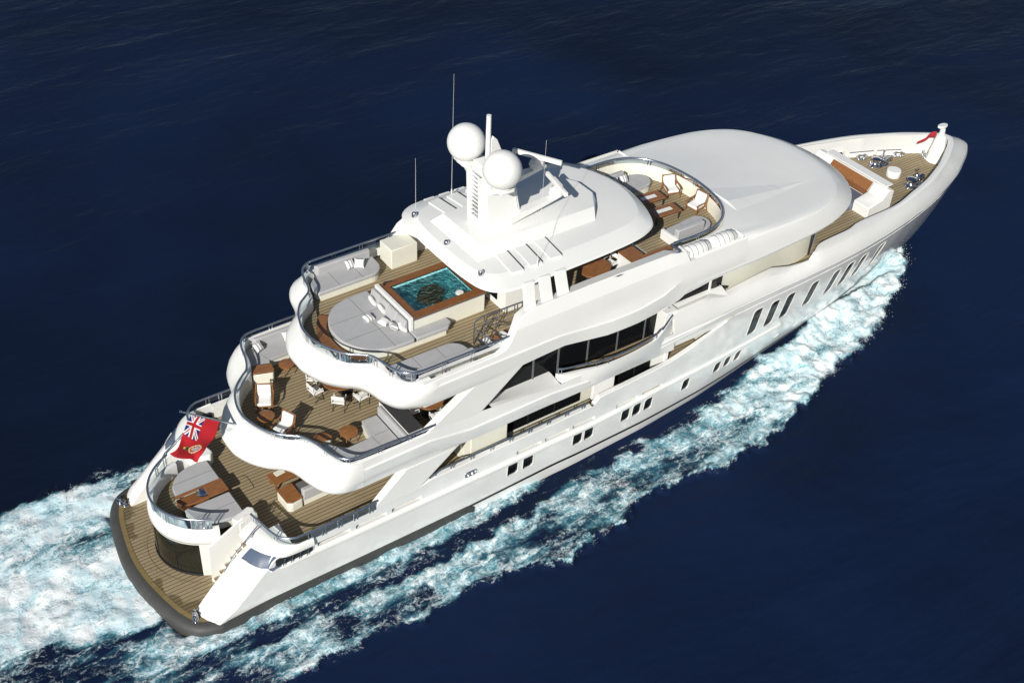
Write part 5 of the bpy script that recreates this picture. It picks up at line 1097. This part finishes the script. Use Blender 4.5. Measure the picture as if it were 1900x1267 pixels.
me.polygons.add(len(q)); me.polygons.foreach_set('loop_start', np.arange(0, q.size, 4, dtype=np.int32)); me.polygons.foreach_set('loop_total', np.full(len(q), 4, dtype=np.int32)); me.update(calc_edges=True)
me.polygons.foreach_set('use_smooth', np.ones(len(q), dtype=bool))
at = me.attributes.new('foam', 'FLOAT', 'POINT'); at.data.foreach_set('value', D.reshape(-1).astype(np.float32))
sea = bpy.data.objects.new('sea', me); scene.collection.objects.link(sea); tag(sea, kind='structure')
m_, n, l, b = nodes_of('sea_water')
def mth(op, a, bb=None, clamp=False):
    k = n.new('ShaderNodeMath'); k.operation = op; k.use_clamp = clamp
    for i, vv in enumerate((a, bb)):
        if vv is None: continue
        if isinstance(vv, (int, float)): k.inputs[i].default_value = vv
        else: l.new(vv, k.inputs[i])
    return k.outputs[0]
tc = n.new('ShaderNodeTexCoord'); fa = n.new('ShaderNodeAttribute'); fa.attribute_name = 'foam'; Df = fa.outputs['Fac']
def noise(scale, det=6, dist=0, rough_=.6, src=None):
    t = n.new('ShaderNodeTexNoise'); t.inputs['Scale'].default_value = scale; t.inputs['Detail'].default_value = det; t.inputs['Distortion'].default_value = dist; t.inputs['Roughness'].default_value = rough_
    l.new(src or tc.outputs['Object'], t.inputs['Vector']); return t
mst = n.new('ShaderNodeMapping'); mst.inputs['Rotation'].default_value = (0, 0, R(12)); mst.inputs['Scale'].default_value = (.46, 1.3, 1); l.new(tc.outputs['Object'], mst.inputs[0])
nz = noise(1.1, 8, .6, .6, mst.outputs[0]); nf = noise(4.5, 8, 1.2, .65); warp = noise(.9, 5, 0)
vm = n.new('ShaderNodeVectorMath'); vm.operation = 'MULTIPLY_ADD'; l.new(warp.outputs['Color'], vm.inputs[0]); vm.inputs[1].default_value = (1.5, 1.5, 1.5); l.new(mst.outputs[0], vm.inputs[2])
def wisp(scale, pw):
    t = noise(scale, 4, .8, .55, vm.outputs[0]); a_ = mth('ABSOLUTE', mth('SUBTRACT', t.outputs[0], .5)); return mth('POWER', mth('SUBTRACT', 1.0, mth('MULTIPLY', a_, 2.0), True), pw)
web = mth('ADD', mth('MULTIPLY', wisp(.9, 14), .75), mth('MULTIPLY', wisp(2.6, 12), .45))
tot = mth('ADD', mth('MULTIPLY', Df, 1.35), mth('MULTIPLY', mth('SUBTRACT', nz.outputs[0], .5), 1.9))
tot = mth('ADD', tot, mth('MULTIPLY', mth('SUBTRACT', nf.outputs[0], .5), 1.9))
tot = mth('ADD', tot, mth('MULTIPLY', web, .80))
gate = n.new('ShaderNodeMapRange'); gate.interpolation_type = 'SMOOTHSTEP'; l.new(Df, gate.inputs[0]); gate.inputs[1].default_value = .02; gate.inputs[2].default_value = .22
fm = n.new('ShaderNodeMapRange'); fm.interpolation_type = 'SMOOTHSTEP'; l.new(tot, fm.inputs[0]); fm.inputs[1].default_value = .80; fm.inputs[2].default_value = 1.95
foam = mth('MULTIPLY', fm.outputs[0], gate.outputs[0])
am = n.new('ShaderNodeMapRange'); am.interpolation_type = 'SMOOTHSTEP'; l.new(mth('ADD', mth('MULTIPLY', Df, 1.2), mth('MULTIPLY', mth('SUBTRACT', nz.outputs[0], .5), 1.6)), am.inputs[0]); am.inputs[1].default_value = .42; am.inputs[2].default_value = 1.15
aer = mth('MULTIPLY', am.outputs[0], gate.outputs[0])
big_ = noise(.028, 3)
nav = n.new('ShaderNodeMix'); nav.data_type = 'RGBA'; nvr = n.new('ShaderNodeMapRange'); l.new(big_.outputs[0], nvr.inputs[0]); nvr.inputs[1].default_value = .36; nvr.inputs[2].default_value = .62; l.new(nvr.outputs[0], nav.inputs[0]); nav.inputs[6].default_value = (.0052, .0098, .0225, 1); nav.inputs[7].default_value = (.0072, .0160, .048, 1)
x1 = n.new('ShaderNodeMix'); x1.data_type = 'RGBA'; l.new(aer, x1.inputs[0]); l.new(nav.outputs[2], x1.inputs[6]); x1.inputs[7].default_value = (.07, .29, .36, 1)
x2 = n.new('ShaderNodeMix'); x2.data_type = 'RGBA'; l.new(foam, x2.inputs[0]); l.new(x1.outputs[2], x2.inputs[6]); fcl = noise(.75, 6, 1.0, .6); fcm = n.new('ShaderNodeMapRange'); fcm.interpolation_type = 'SMOOTHSTEP'; l.new(fcl.outputs[0], fcm.inputs[0]); fcm.inputs[1].default_value = .40; fcm.inputs[2].default_value = .62
fcx = n.new('ShaderNodeMix'); fcx.data_type = 'RGBA'; l.new(fcm.outputs[0], fcx.inputs[0]); fcx.inputs[6].default_value = (.60, .77, .82, 1); fcx.inputs[7].default_value = (.88, .92, .92, 1); l.new(fcx.outputs[2], x2.inputs[7])
l.new(x2.outputs[2], b.inputs['Base Color'])
rr = n.new('ShaderNodeMapRange'); l.new(foam, rr.inputs[0]); rr.inputs[3].default_value = .16; rr.inputs[4].default_value = .9; l.new(rr.outputs[0], b.inputs['Roughness'])
b.inputs['IOR'].default_value = 1.33; b.inputs['Specular IOR Level'].default_value = .06
mpw = n.new('ShaderNodeMapping'); mpw.inputs['Rotation'].default_value = (0, 0, R(20)); mpw.inputs['Scale'].default_value = (.55, 1.5, 1); l.new(tc.outputs['Object'], mpw.inputs[0])
wv = noise(1.3, 7, .4, .6, mpw.outputs[0]); wl_ = noise(.16, 4, .3, .5, mpw.outputs[0])
hh = mth('ADD', mth('MULTIPLY', wv.outputs[0], .075), mth('MULTIPLY', wl_.outputs[0], .8)); hh = mth('ADD', hh, mth('MULTIPLY', foam, .06)); hh = mth('ADD', hh, mth('MULTIPLY', mth('MULTIPLY', nf.outputs[0], gate.outputs[0]), .055))
bp = n.new('ShaderNodeBump'); bp.inputs['Strength'].default_value = .5; bp.inputs['Distance'].default_value = 1.0; l.new(hh, bp.inputs['Height']); l.new(bp.outputs[0], b.inputs['Normal'])
me.materials.append(m_)

# flecks of spray thrown up along the crests
sp_ = MB(); cnt = 0
cand = np.argwhere((D > .75) & (X > -8) & (X < 49) & (Y > -11) & (Y < 8) & ~((X > .1) & (X < 46) & (np.abs(Y) < 4.9-.1*np.clip(X-26, 0, 30))))
wgt = (.15+2.2*smooth(30, 44, X)+.8*np.exp(-((v-.95)/.06)**2)*(A > 0))[cand[:, 0], cand[:, 1]]; pick = cand[rng.choice(len(cand), 4500, p=wgt/wgt.sum())]
for i_, j_ in pick:
    c = Vector((X[i_, j_]+rng.normal(0, .18), Y[i_, j_]+rng.normal(0, .22), Z[i_, j_]+abs(rng.normal(0, .16))+.02)); r_ = rng.uniform(.006, .018)
    k = len(sp_.v); sp_.v += [(c.x+r_, c.y, c.z), (c.x-r_, c.y, c.z), (c.x, c.y+r_, c.z), (c.x, c.y-r_, c.z), (c.x, c.y, c.z+r_), (c.x, c.y, c.z-r_)]
    sp_.f += [(k, k+2, k+4), (k+2, k+1, k+4), (k+1, k+3, k+4), (k+3, k, k+4), (k+2, k, k+5), (k+1, k+2, k+5), (k+3, k+1, k+5), (k, k+3, k+5)]
plain('spray_white', (.85, .88, .88), .9)
tag(sp_.build('sea_spray', 'spray_white'), kind='stuff', label='white flecks of spray over the bow wave and wake', cat='spray')
